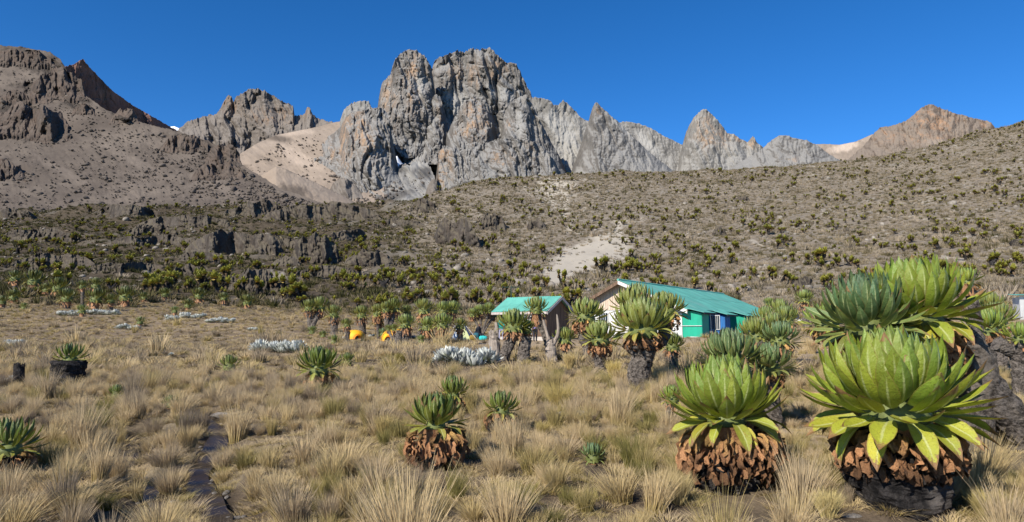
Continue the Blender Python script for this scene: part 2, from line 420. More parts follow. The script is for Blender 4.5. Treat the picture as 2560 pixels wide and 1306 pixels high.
for px, pys in TAB.items():
    D = np.array(DK[:len(pys)], float); z = EYE + zr(np.array(pys)) * D
    dk = np.concatenate([[0, 20, 38], D]); zk = np.concatenate([[0, .32, .62], z])
    e = D[-1]; dk = np.concatenate([dk, [e * 1.18, e * 1.6, 2000]]); zk = np.concatenate([zk, [z[-1] + 4, z[-1] - 25, z[-1] - 60]])
    _cols.append(np.interp(DF, dk, zk))
_cols = np.array(_cols); _cp = (np.array(list(TAB.keys()), float) - 1280) / F
ZT = np.array([np.interp(AX, _cp, _cols[:, j]) for j in range(len(DF))]).T
def _sm(a, k, ax):
    ker = np.exp(-np.linspace(-2, 2, 2 * k + 1) ** 2); ker /= ker.sum()
    p = np.pad(a, [(k, k) if i == ax else (0, 0) for i in range(2)], 'edge')
    return np.apply_along_axis(lambda v: np.convolve(v, ker, 'valid'), ax, p)
ZT = _sm(_sm(ZT, 3, 1), 6, 0)
STREAM = [[(600, 1330), (555, 1285), (530, 1240), (500, 1190), (505, 1150), (535, 1105), (545, 1060), (500, 1030)],
          [(300, 1330), (350, 1270), (400, 1235), (340, 1195), (290, 1165), (330, 1110), (345, 1060)]]
def flatpt(px, py):            # on the almost level foreground
    r = float(zr(py)); D = -1.5 / (r - .016); return P(px, py, D)[:2]
STREAMW = [smooth_path([flatpt(*q) for q in s], 60) for s in STREAM]
def streamdist(x, y):
    d = np.full(np.shape(x), 99.0)
    near = (y < 16) & (x < 3)
    if np.any(near):
        xs, ys = x[near], y[near]; dd = np.full(xs.shape, 99.0)
        for k, s in enumerate(STREAMW):
            for q in s: dd = np.minimum(dd, np.hypot(xs - q[0], (ys - q[1])) + (.0 if k == 0 else .08))
        d[near] = dd
    return d
def Hbase(x, y):
    yy = np.maximum(y, 1.0)
    a = np.clip(x / np.maximum(yy, 4.0), AX[0], AX[-1]); ia = (a - AX[0]) / (AX[1] - AX[0]); i = np.clip(ia.astype(int), 0, len(AX) - 2); fa = ia - i
    jd = np.log(yy) / math.log(DF[-1]) * (len(DF) - 1); j = np.clip(jd.astype(int), 0, len(DF) - 2); fj = np.clip(jd - j, 0, 1)
    return (ZT[i, j] * (1 - fa) + ZT[i + 1, j] * fa) * (1 - fj) + (ZT[i, j + 1] * (1 - fa) + ZT[i + 1, j + 1] * fa) * fj
def H(x, y):
    x = np.atleast_1d(np.asarray(x, float)); y = np.atleast_1d(np.asarray(y, float))
    z = Hbase(x, y)
    nearw = 1 - sstep(60, 120, y)
    z = z + nearw * (.10 * fbm(x * .35, y * .35, 1.7, 3) + .09 * fbm(x * 1.5, y * 1.5, 4.4, 2))
    hw = sstep(95, 210, y)
    px = 1280 + F * x / np.maximum(y, 1)
    leftw = 1 - sstep(900, 1300, px)
    far = hw * np.clip(y / 450, 0, 1.3)
    z = z + far * 5.0 * fbm(x / 55, y / 70, 2.2, 5, .55)
    led = billow(x / 60 + 9, y / 26, 3.3, 4, .55)
    z = z + far * (leftw * 15.0 + (1 - leftw) * 2.0) * (led - .32)
    z = z + hw * .9 * (billow(x / 7, y / 7, 8.8, 3, .6) - .3)
    sd = streamdist(x, y)
    z = z - .13 * (1 - sstep(.12, .5, sd))
    return z
def h1(x, y): return float(H(x, y)[0])
_DS = np.geomspace(3.5, 760, 900)
def ghit(px, py, dmin=3.5):
    p = P(px, py, _DS); g = H(p[:, 0], p[:, 1])
    below = (p[:, 2] <= g) & (_DS >= dmin)
    k = int(np.argmax(below)) if below.any() else len(_DS) - 1
    if k == 0: return p[0]
    a0, a1 = p[k - 1, 2] - g[k - 1], p[k, 2] - g[k]; f = a0 / (a0 - a1 + 1e-9)
    q = p[k - 1] + (p[k] - p[k - 1]) * float(np.clip(f, 0, 1)); q[2] = h1(q[0], q[1]); return q

na, nd = 620, 560
aa = np.linspace(-.98, 1.0, na); yy = np.concatenate([np.linspace(-7.5, 3.6, 14)[:-1], np.geomspace(3.6, 1150, nd - 13)])
A_, Y_ = np.meshgrid(aa, yy); X_ = A_ * (Y_ + 8.5 * np.exp(-np.maximum(Y_, 0) / 25))
Z_ = H(X_.ravel(), Y_.ravel()).reshape(X_.shape)
gp = np.stack([X_, Y_, Z_], -1)
gpx, gpy = proj(gp)
hillm = sstep(85, 135, Y_ + 14 * fbm(X_ / 9, Y_ / 9, .5, 3))
nz = fbm(gpx / 60, gpy / 30, 3.3, 5, .6); nz2 = fbm(gpx / 17, gpy / 11, 1.3, 4, .65)
sidem0 = sstep(1100, 1400, gpx)
palem = blob(gpx, gpy, 1470, 640, 95, 34, -.28) * 1.8 + blob(gpx, gpy, 1400, 690, 40, 18, -.6) * 1.2 + blob(gpx, gpy, 1385, 468, 60, 26, .5) * .55 + blob(gpx, gpy, 1500, 545, 150, 60, .5) * .4 + blob(gpx, gpy, 690, 690, 20, 40, -.9) * .7
palem += blob(gpx, gpy, 780, 740, 14, 60, -1.0) * .4 + blob(gpx, gpy, 2000, 640, 200, 25, .3) * .3
drain = np.clip(1 - np.abs(noise(X_ / 34 + .4 * fbm(X_ / 50, Y_ / 50, 1.0, 2), Y_ / 190, 5.0)) * 9, 0, 1) * sidem0 + np.clip(fbm(X_ / 45, Y_ / 60, 8.0, 3) - .18, 0, 1) * 1.6 * sidem0
palem += drain * .55
palem = np.clip((palem + nz2 * .75 - .42) * 2.2, 0, 1) * hillm * sstep(130, 180, Y_)
sidem = sstep(880, 1150, gpx + 60 * nz)
barem = np.zeros_like(X_)
def bareness(px, y):
    return np.clip(blob(px, np.log(y), 1280, math.log(43), 110, .22) + blob(px, np.log(y), 1600, math.log(44), 260, .30) + blob(px, np.log(y), 2050, math.log(30), 200, .45) * .8
                   + blob(px, np.log(y), 2480, math.log(26), 160, .5) + blob(px, np.log(y), 2000, math.log(9), 90, .22) * .9 + blob(px, np.log(y), 2350, math.log(55), 250, .2), 0, 1)
barem = np.clip((bareness(gpx, np.maximum(Y_, 1)) + .5 * fbm(X_ / 2.2, Y_ / 2.2, 6.1, 3) - .15) * 1.7, 0, 1) * (1 - hillm)
barem = np.maximum(barem, .55 * np.clip(blob(gpx, np.log(np.maximum(Y_, 1)), 500, math.log(70), 700, .45) + .5 * fbm(X_ / 5, Y_ / 5, 2.0, 3), 0, 1) * (1 - hillm))
wetm = 1 - sstep(.12, .34, streamdist(X_.ravel(), Y_.ravel()).reshape(X_.shape))
me = mesh('ground', gp.reshape(-1, 3), gridfaces(na, len(yy)), True,
          {'hill': hillm, 'pale': palem, 'side': sidem, 'bare': barem, 'wet': wetm})
ground = tag(link('ground', me, M['ground']), 'grassy valley floor rising into the scrub-covered hillsides', kind='structure')

# ------------------------------------------------------------------ mountains
def col_interp(knots, px):
    k = np.array(knots, float); return [np.interp(px, k[:, 0], k[:, i]) for i in range(1, k.shape[1])]
def relief(name, crest, foot, D, material, label, step=1.5, vstep=1.5, jag=4.0, amp=(30, 10, 4), cell=(70, 24, 8), stretch=3.0,
           bulge=0.0, power=1.0, shear=.15, attrs=None, dispmask=None, back=260, smooth=False, seed=0.0, fade=0.0, skew=0.0, plane=None, seat=None, down=30, facet=.42, drop=1.25):
    """a mountain face between a foot line and a crest line, each at its own distance, with relief and a far side"""
    x0, x1 = crest[0][0], crest[-1][0]
    nu = int((x1 - x0) / step) + 2; px = np.linspace(x0, x1, nu)
    c = col_interp(crest, px); f = col_interp(foot, px)
    cpy, fpy = c[0], f[0]
    Dc = c[1] if len(c) > 1 else np.full(nu, float(D[1])); Df = f[1] if len(f) > 1 else np.full(nu, float(D[0]))
    jg = jag * (billow(px / 9 + seed, px * 0 + 3.1, seed, 3, .6) - .28) * 2.2
    fpy = np.maximum(fpy, cpy + 2)
    nv = int(np.max(fpy - cpy) / vstep) + 3
    v = np.linspace(0, 1, nv)[:, None]
    PX = np.repeat(px[None], nv, 0); PY = fpy + (cpy - fpy) * v - jg * v ** 10
    DD = Df + (Dc - Df) * v ** power
    if plane:            # an even slope: distance grows with height, whatever the crest does
        f0, d0, f1, d1 = plane; DD = d0 + (d1 - d0) * np.clip((f0 - PY) / (f0 - f1), 0, 1.2) ** power + (PX - np.mean(px)) * 0
    mpp = np.mean(D) / F
    X, Z = PX * mpp, -PY * mpp
    wx = X + shear * Z + 20 * noise(X / 90, Z / 90, seed + 1)
    d = 0
    for k, (A, L) in enumerate(zip(amp, cell)):
        d = d + A * (billow(wx / L + seed, Z / (L * (stretch if k < 2 else 1.6)), seed + 3.7 * k, 3, .5) - .3) * 2
    if facet:
        L1 = cell[0] * .8; d = d * .62 + facet * amp[0] * facets(wx / L1 + seed, Z / (L1 * 2.3) + .35 * wx / L1, seed) + facet * amp[1] * .8 * facets(wx / (L1 * .4) + seed, Z / (L1 * .55), seed + 2)
    if dispmask is not None: d = d * dispmask(PX, PY)
    e = np.linspace(-1, 1, nu); 
    if skew: e = np.clip(e + skew * (1 - e ** 2), -1, 1)
    d = d + bulge * np.sqrt(np.maximum(0, 1 - np.abs(e) ** 3.0)) * (1 - .5 * v)
    if fade: d = d * (1 - sstep(1 - fade, 1, np.abs(np.linspace(-1, 1, nu))))
    DD = DD - d
    if seat is not None:      # the foot line stands on the scree and goes on below it
        sh = seat(px, fpy) - DD[0]; ker = np.ones(9) / 9; sh = np.convolve(np.pad(sh, 4, 'edge'), ker, 'valid'); DD = DD + sh
        lo = fpy[None] + down; PX = np.concatenate([PX[:1], PX]); PY = np.concatenate([lo, PY]); DD = np.concatenate([DD[:1] - (10 if down == 30 else 0), DD]); nv += 1
    pts = P(PX, PY, DD)
    # far side
    rows = []
    for q in (.02, .12, .4, 1.0):
        r = pts[-1].copy(); nd2 = r[:, 1] + back * q
        r[:, 0] *= nd2 / r[:, 1]; r[:, 1] = nd2; r[:, 2] -= back * q * drop + (4 * q if drop > 1 else 0); rows.append(r)
    allp = np.concatenate([pts, np.array(rows)], 0)
    at = {}
    for k, fn in (attrs or {}).items():
        a = fn(PX, PY); at[k] = np.concatenate([a, np.repeat(a[-1:], 4, 0)], 0)
    me = mesh(name, allp.reshape(-1, 3), gridfaces(nu, nv + 4), smooth, at)
    return tag(link(name, me, material), label, kind='structure')
def OR(*bl):        # patches of warm bare rock
    def fn(px, py):
        a = 0
        for q in bl: a = a + blob(px, py, *q)
        return np.clip(a * .95 + .10 * noise(px / 25, py / 40, 2.0), 0, 1)
    return fn
def ORS(k, *bl):
    f = OR(*bl); return lambda px, py: np.clip(f(px, py) * k, 0, 1)
def PL(*bl):
    def fn(px, py):
        a = 0
        for q in bl: a = a + blob(px, py, *q)
        return np.clip((a + .55 * fbm(px / 14, py / 20, 4.0, 4, .6) - .35) * 2.2, 0, 1)
    return fn

def valleyD(px, py): return 1200 + 700 * (540 - np.asarray(py, float)) / 240
def screeD(px, py): return 690 + 600 * (560 - np.asarray(py, float)) / 446
# far left mountain of brown scree, with dark crags
def m1mask(px, py):
    a = blob(px, py, 60, 300, 95, 48, .35) * 1.2 + blob(px, py, 10, 430, 45, 22, .2) + blob(px, py, 70, 150, 120, 30, .2) * .9 + blob(px, py, 170, 215, 75, 38, .5) * 1.1
    a += blob(px, py, 480, 350, 90, 24, .35) * .8 + blob(px, py, 560, 415, 60, 30, .4) + blob(px, py, 300, 290, 45, 16, .4) * .8 + blob(px, py, 190, 270, 40, 12, .5) * .5 + blob(px, py, 60, 215, 120, 14, .2) * .6
    n = fbm(px / 28, py / 14, 9.1, 5, .6)
    return np.clip((a + n * .75 - .42) * 2.4, 0, 1)
relief('scree_mountain', [(-420, 60, 1250), (-200, 95, 1260), (-60, 110, 1270), (0, 114, 1280), (60, 118, 1290), (125, 130, 1300), (150, 148, 1310), (165, 172, 1320), (200, 228, 1330), (260, 272, 1340), (330, 300, 1360),
        (400, 318, 1380), (440, 328, 1390), (520, 352, 1380), (560, 376, 1350), (620, 422, 1280), (700, 470, 1180), (800, 506, 1080), (900, 528, 1000)],
       [(-420, 560, 690), (300, 560, 690), (600, 556, 700), (900, 560, 720)], (700, 1300), M['bscree'],
       'brown scree mountain with dark crags at the left of the valley', step=1.6, vstep=1.6, jag=3, amp=(46, 18, 8), cell=(60, 22, 8), stretch=.7, shear=.3,
       dispmask=lambda px, py: .2 + 1.0 * m1mask(px, py), attrs={'rock': lambda px, py: m1mask(px, py) * .85, 'pale': lambda px, py: .35 * PL((560, 470, 90, 14, .5), (160, 430, 90, 14, .5), (330, 400, 120, 14, .5))(px, py)}, smooth=False, seed=1.5, facet=.22, plane=(560, 690, 114, 1290))
relief('dark_ridge', [(120, 200, 1330), (150, 170, 1340), (165, 166, 1345), (185, 160, 1360), (198, 152, 1370), (207, 147, 1375), (215, 158, 1380), (224, 168, 1390), (245, 190, 1410), (280, 226, 1440), (330, 262, 1490), (380, 291, 1540), (420, 314, 1590), (450, 330, 1630)],
       [(120, 360, 1320), (450, 380, 1600)], (1350, 1500), M['darkridge'], 'dark red-brown shaded ridge behind the scree mountain', jag=3, amp=(14, 8, 4), cell=(60, 20, 8), seed=4.2, attrs={'orange': OR((205, 165, 18, 12), (250, 240, 20, 14))})
# snow in the notch
relief('snow_patch', [(405, 322), (425, 317), (436, 316), (448, 321), (470, 326)], [(405, 345), (470, 345)], (2350, 2380), M['snow'], 'sliver of snow in the notch between ridge and crag', jag=.5, amp=(2, 1, 1), smooth=True)
# crag in the middle distance
relief('rocky_crag', [(436, 330), (470, 302), (510, 291), (540, 286), (552, 268), (560, 252), (570, 236), (578, 240), (584, 254), (592, 240), (606, 232), (625, 221), (650, 223), (672, 233), (700, 250), (722, 260), (733, 264), (736, 288), (752, 288), (762, 284), (768, 266), (775, 268), (782, 288), (800, 298), (835, 306), (870, 320)],
       [(436, 345), (520, 352), (560, 378), (620, 396), (650, 375), (700, 360), (735, 345), (800, 335), (870, 340)], (1880, 2080), M['crag'], 'broken rocky crag with small pinnacles left of the great peak',
       jag=6, amp=(80, 36, 10), cell=(70, 28, 9), stretch=2.2, seed=2.3, attrs={'orange': OR((575, 260, 20, 25), (770, 280, 14, 18), (680, 290, 50, 20))})
# pale saddle scree below the crag
relief('saddle_scree', [(560, 400), (600, 385), (640, 360), (690, 338), (740, 328), (790, 318), (840, 305), (870, 302), (900, 320), (960, 380)],
       [(560, 520), (700, 530), (820, 535), (960, 540)], (1350, 1900), M['tscree'], 'tan scree slope below the saddle', jag=1, amp=(16, 7, 2), cell=(130, 40, 12), stretch=1, shear=.8,
       attrs={'rock': PL((690, 345, 50, 10, .2), (585, 425, 50, 18)), 'pale': lambda px, py: .5 * PL((745, 395, 80, 22, .45), (730, 330, 60, 12))(px, py)}, smooth=True, seed=5, facet=0, plane=(540, 1200, 300, 1900))
relief('moraine_ridge', [(540, 520), (600, 470), (650, 440), (690, 416), (712, 422), (760, 444), (800, 462), (840, 482), (880, 502), (930, 528)],
       [(540, 545, 1000), (930, 552, 1010)], (1000, 1180), M['tscree'], 'tan gravel moraine ridge in the valley mouth', jag=1, amp=(7, 4, 2), cell=(60, 22, 8), stretch=1, shear=.5,
       attrs={'rock': PL((640, 500, 90, 30), (720, 490, 60, 30))}, smooth=True, seed=6, facet=0, back=150)
# the great peak, back massif first
relief('great_peak', [(925, 420), (935, 330), (948, 240), (955, 206), (975, 188), (985, 152), (1000, 134), (1020, 125), (1040, 126), (1060, 138), (1073, 158), (1080, 172), (1086, 150), (1100, 141), (1125, 133), (1145, 126), (1160, 130), (1180, 121), (1200, 124), (1225, 118),
        (1245, 140), (1265, 155), (1290, 158), (1303, 184), (1315, 210), (1330, 240), (1345, 262), (1365, 285), (1400, 335), (1450, 410)],
       [(925, 440), (1450, 450)], (2180, 2420), M['peak'], 'great grey rock peak with jagged summit towers', step=1.25, vstep=1.25, jag=7, amp=(95, 42, 10), cell=(85, 30, 8), stretch=3.2, seed=3.3,
       attrs={'orange': OR((1135, 175, 22, 26), (1240, 170, 26, 26), (1040, 190, 30, 45), (1185, 190, 14, 30)), 'pale': PL((1250, 235, 44, 20, .3), (1140, 245, 40, 40), (1130, 300, 18, 45))})
relief('left_tower', [(938, 330), (946, 262), (952, 222), (962, 202), (978, 186), (986, 152), (1002, 134), (1022, 124), (1044, 128), (1064, 144), (1078, 168), (1084, 204), (1090, 250), (1094, 300), (1092, 350)],
       [(938, 350), (980, 385), (1020, 396), (1060, 390), (1092, 360)], (2080, 2280), M['peak'], 'tall rounded rock tower at the left of the great peak', step=1.2, vstep=1.2, jag=6, amp=(55, 30, 9), cell=(55, 20, 7), stretch=3.2, bulge=120, seed=7.7, skew=.3,
       attrs={'orange': OR((972, 250, 22, 60), (1040, 175, 26, 40), (1035, 230, 20, 50)), 'pale': PL((1050, 215, 20, 40))})
relief('spur', [(1010, 380), (1040, 330), (1060, 290), (1072, 258), (1086, 236), (1100, 240), (1108, 262), (1116, 300), (1124, 345), (1130, 385)], [(1010, 410), (1130, 412)], (2000, 2200), M['peak'],
       'narrow rock spur below the notch of the great peak', step=1.2, vstep=1.2, jag=5, amp=(44, 22, 7), cell=(42, 15, 6), stretch=3.2, bulge=60, seed=8.1, attrs={'orange': OR((1105, 290, 14, 40)), 'pale': PL((1045, 385, 30, 20))})
relief('centre_buttress', [(1108, 405), (1116, 340), (1134, 298), (1152, 268), (1166, 250), (1182, 243), (1204, 244), (1218, 258), (1230, 288), (1240, 330), (1250, 375), (1254, 405)], [(1108, 425), (1254, 425)], (1930, 2120), M['peak'],
       'broad rounded rock buttress in the middle of the great peak', step=1.2, vstep=1.2, jag=5, amp=(46, 22, 7), cell=(48, 17, 6), stretch=3.2, bulge=90, seed=9.4, skew=.25, attrs={'orange': OR((1185, 285, 24, 40), (1215, 300, 14, 30), (1170, 330, 30, 22))})
relief('right_buttress', [(1246, 400), (1252, 330), (1260, 285), (1272, 262), (1286, 248), (1302, 240), (1316, 236), (1330, 258), (1348, 296), (1372, 345), (1398, 388), (1416, 430)], [(1246, 440), (1416, 446)], (1900, 2110), M['peak'],
       'grey rock buttress on the right side of the great peak', step=1.2, vstep=1.2, jag=5, amp=(55, 26, 8), cell=(52, 18, 6), stretch=3.2, bulge=95, seed=10.9, skew=.2, attrs={'orange': OR((1275, 315, 10, 12), (1345, 375, 10, 18)), 'pale': PL((1300, 310, 12, 40))})
relief('front_cliff', [(1088, 460), (1093, 420), (1097, 378), (1112, 364), (1135, 370), (1170, 374), (1200, 362), (1235, 350), (1275, 345), (1310, 350), (1338, 356), (1362, 376), (1382, 395), (1402, 432)], [(1088, 480), (1402, 470)], (1740, 1870), M['peak'],
       'dark cliff band along the foot of the great peak', step=1.25, vstep=1.2, jag=5, amp=(60, 30, 8), cell=(60, 20, 7), stretch=3.2, bulge=50, seed=12.5, attrs={'orange': ORS(1.7, (1110, 420, 16, 48), (1108, 385, 10, 20), (1255, 395, 24, 18), (1332, 380, 8, 22))})
relief('left_buttress_back', [(845, 330), (850, 300), (860, 274), (876, 260), (900, 251), (922, 253), (929, 268), (934, 300), (945, 330)], [(845, 345), (945, 345)], (1800, 1900), M['palepeak'], 'pale rock knob behind the orange-streaked buttress', jag=5, amp=(26, 12, 5), cell=(40, 16, 6), bulge=40, seed=13.1)
relief('left_buttress', [(784, 392), (792, 362), (806, 348), (830, 336), (850, 318), (864, 292), (880, 280), (905, 276), (930, 270), (952, 268), (966, 280), (974, 300), (980, 340), (990, 390), (1000, 440)],
       [(784, 396), (830, 425), (870, 462), (905, 482), (940, 478), (970, 460), (1000, 448)], (1560, 1720), M['peak'], 'orange-streaked rock buttress standing left of the great peak', step=1.2, vstep=1.2, jag=4, amp=(60, 28, 8), cell=(58, 20, 6), stretch=3.2, bulge=120, seed=14.2, skew=.3, seat=valleyD,
       attrs={'orange': ORS(1.6, (872, 330, 16, 50), (862, 385, 12, 45), (905, 320, 16, 40), (825, 385, 12, 22), (930, 375, 20, 35))})
relief('dark_knoll', [(822, 480), (832, 458), (850, 446), (870, 448), (890, 462), (908, 488)], [(822, 492), (860, 500), (908, 496)], (1290, 1330), M['crag'], 'small dark rock knoll below the orange-streaked buttress', jag=3, amp=(16, 9, 4), cell=(30, 12, 5), bulge=45, seed=15, skew=.2, seat=valleyD)
relief('buttress_toe', [(938, 470), (948, 430), (962, 412), (978, 418), (994, 436), (1000, 448)], [(938, 478), (1000, 452)], (1450, 1490), M['peak'], 'low rock toe at the foot of the orange-streaked buttress', jag=3, amp=(16, 8, 4), cell=(28, 11, 5), bulge=35, seed=15.7, skew=.2, seat=valleyD)
relief('grey_scree_fan', [(850, 526), (895, 494), (940, 474), (975, 452), (988, 430), (998, 412), (1010, 406), (1024, 412), (1040, 400), (1054, 408), (1066, 404), (1076, 418), (1086, 440), (1094, 468), (1104, 500)], [(850, 546), (1104, 546)], (1150, 1900), M['gscree'], 'pale grey scree fan in the gully beside the great peak', jag=10, amp=(34, 22, 9), cell=(60, 22, 8), stretch=1, shear=.6,
       attrs={'rock': PL((985, 492, 60, 14, -.3), (1060, 430, 30, 30), (1000, 420, 20, 20), (930, 500, 30, 12)), 'pale': lambda px, py: .45 * PL((1040, 410, 50, 14), (940, 478, 40, 8, -.4))(px, py)}, smooth=False, seed=16, facet=.4, plane=(540, 1200, 300, 1900))
relief('gully_snow', [(984, 404), (988, 392), (993, 390), (1003, 405), (1014, 418)], [(984, 422), (1014, 422)], (1700, 1790), M['snow'], 'small dirty snow patch in the shaded gully', jag=1, amp=(3, 2, 1), smooth=True, seed=17)
relief('low_crag', [(1062, 490), (1070, 462), (1082, 446), (1092, 452), (1098, 480)], [(1062, 500), (1098, 500)], (1150, 1170), M['crag'], 'small dark crag at the head of the hillside', jag=3, amp=(9, 5, 3), cell=(18, 8, 4), bulge=22, seed=18)
# right hand ridge and needles
relief('pale_ridge', [(1325, 262), (1336, 242), (1352, 245), (1372, 249), (1384, 262), (1396, 262), (1408, 251), (1418, 256), (1432, 272), (1455, 296), (1474, 304), (1500, 320), (1540, 350), (1600, 410), (1640, 440)], [(1325, 450), (1640, 450)], (2180, 2360), M['palepeak'],
       'pale rock ridge falling away right of the great peak', jag=4, amp=(34, 16, 7), cell=(60, 22, 8), stretch=3, seed=19.3, attrs={'pale': PL((1420, 350, 35, 60), (1430, 410, 30, 30), (1380, 300, 20, 30))})
relief('sharp_pinnacle', [(1424, 440), (1446, 380), (1462, 330), (1472, 300), (1479, 276), (1486, 258), (1494, 257), (1502, 266), (1520, 282), (1545, 304), (1575, 335), (1615, 372), (1650, 402), (1690, 432)], [(1424, 448), (1690, 446)], (1960, 2140), M['peak'],
       'sharp grey pinnacle on the ridge right of the great peak', jag=4, amp=(30, 15, 6), cell=(56, 18, 7), stretch=3.2, seed=20.4, bulge=60, skew=.1, attrs={'orange': OR((1495, 275, 12, 12)), 'pale': PL((1555, 320, 50, 7, .72))})
relief('grey_shoulder', [(1530, 320), (1556, 304), (1580, 305), (1604, 311), (1630, 322), (1660, 340), (1690, 354), (1712, 366), (1740, 400), (1770, 440)], [(1530, 445), (1770, 445)], (2300, 2480), M['palepeak'], 'pale grey shoulder between the two pinnacles', jag=3, amp=(26, 12, 6), cell=(60, 22, 8), seed=21.6, attrs={'pale': PL((1620, 360, 60, 14, .75))})
relief('orange_pinnacle', [(1690, 430), (1702, 380), (1710, 348), (1716, 328), (1732, 298), (1746, 282), (1756, 274), (1766, 272), (1776, 282), (1790, 296), (1806, 316), (1820, 334), (1834, 334), (1850, 346), (1868, 356), (1878, 344), (1883, 340), (1892, 354), (1912, 374), (1960, 420)], [(1690, 444), (1960, 440)], (2260, 2420), M['palepeak'],
       'pyramid-shaped pinnacle with orange faces', jag=4, amp=(30, 15, 7), cell=(58, 20, 8), stretch=2.8, seed=22.7, bulge=50, attrs={'orange': ORS(1.6, (1762, 330, 22, 34), (1805, 345, 24, 18, .7), (1880, 362, 12, 14), (1840, 345, 16, 10))})
relief('low_ridge', [(1820, 425), (1860, 400), (1900, 376), (1930, 350), (1948, 338), (1966, 338), (1985, 345), (2015, 350), (2040, 362), (2080, 390), (2140, 420)], [(1820, 440), (2140, 432)], (1850, 1980), M['peak'], 'low grey rocky ridge beyond the right hillside', jag=3, amp=(22, 11, 5), cell=(50, 18, 7), seed=23.2, attrs={'orange': OR((1960, 395, 14, 10), (1990, 400, 10, 8))})
relief('sandy_saddle', [(2010, 362), (2060, 360), (2100, 362), (2140, 354), (2180, 336), (2240, 330), (2300, 340)], [(2010, 420), (2300, 420)], (2000, 2150), M['tscree'], 'sandy saddle below the right-hand summit', jag=1, amp=(8, 4, 2), cell=(60, 22, 8), stretch=1, smooth=True, seed=24, facet=0, attrs={'pale': PL((2110, 368, 45, 14, -.3))})
relief('orange_summit', [(2120, 400), (2160, 364), (2190, 328), (2204, 318), (2232, 314), (2262, 303), (2284, 288), (2300, 272), (2316, 262), (2330, 261), (2350, 270), (2385, 282), (2424, 293), (2458, 300), (2478, 306), (2488, 320), (2530, 360)], [(2120, 425), (2530, 400)], (1550, 1700), M['brownpeak'],
       'flat-topped orange-grey summit above the right hillside', jag=4, amp=(26, 12, 5), cell=(50, 18, 7), stretch=1.8, seed=25.3, attrs={'orange': ORS(1.7, (2335, 300, 60, 26), (2220, 340, 26, 18), (2470, 315, 16, 14), (2290, 345, 60, 10)), 'pale': PL((2340, 355, 40, 10))})

# ------------------------------------------------------------------ rock outcrops on the hillsides
def outcrop(label, px0, px1, top, foot, seed=0.0, lean=0.0, D=None, mt='outcrop', seat=None):
    c = (px0 + px1) / 2; w_ = px1 - px0; h_ = foot - top; r = random.Random(int(seed * 100))
    if D is None:
        sx = np.linspace(px0 - .1 * w_, px1 + .1 * w_, 7); sD = np.array([ghit(x, foot - lean * (x - c), 60)[1] for x in sx]); D = float(np.median(sD))
        sD = np.clip(sD, D * .93, D * 1.07); seat = lambda px, py: np.interp(px, sx, sD)
    D = float(D); m_ = D / F; s = h_ * m_
    cr = [(px0 - .06 * w_, foot + 6)]; ft = []
    for i, f in enumerate((0, .06, .16, .26, .37, .48, .6, .7, .8, .9, .97, 1.0)):
        e = (.12, .4, .68, .85, .95, 1, 1, .95, .85, .65, .4, .12)[i] * r.uniform(.72, 1.08); cr.append((px0 + (f + r.uniform(-.03, .03) * (0 < i < 11)) * w_, foot - h_ * e - lean * (f - .5) * w_))
    cr.append((px1 + .06 * w_, foot + 6))
    ft = [(x, foot + h_ * .12 * r.uniform(-1, 1) + 4 - lean * (x - c)) for x, _ in cr]
    o = relief('rock_outcrop', cr, ft, (D, D + .45 * s), M[mt], label, step=1.2, vstep=1.2, jag=h_ * .08, amp=(s * .95, s * .5, s * .16), cell=(s * 1.3, s * .5, s * .16), stretch=1.8, bulge=s * 1.0, seed=seed, skew=.25, back=s * 3.0, drop=.12, seat=seat, down=max(12, h_ * .5),
        attrs={'orange': lambda a, b: .2 + 0 * a, 'pale': lambda a, b: 0 * a})
    del o['kind']; return tag(o, label, 'rock outcrop')
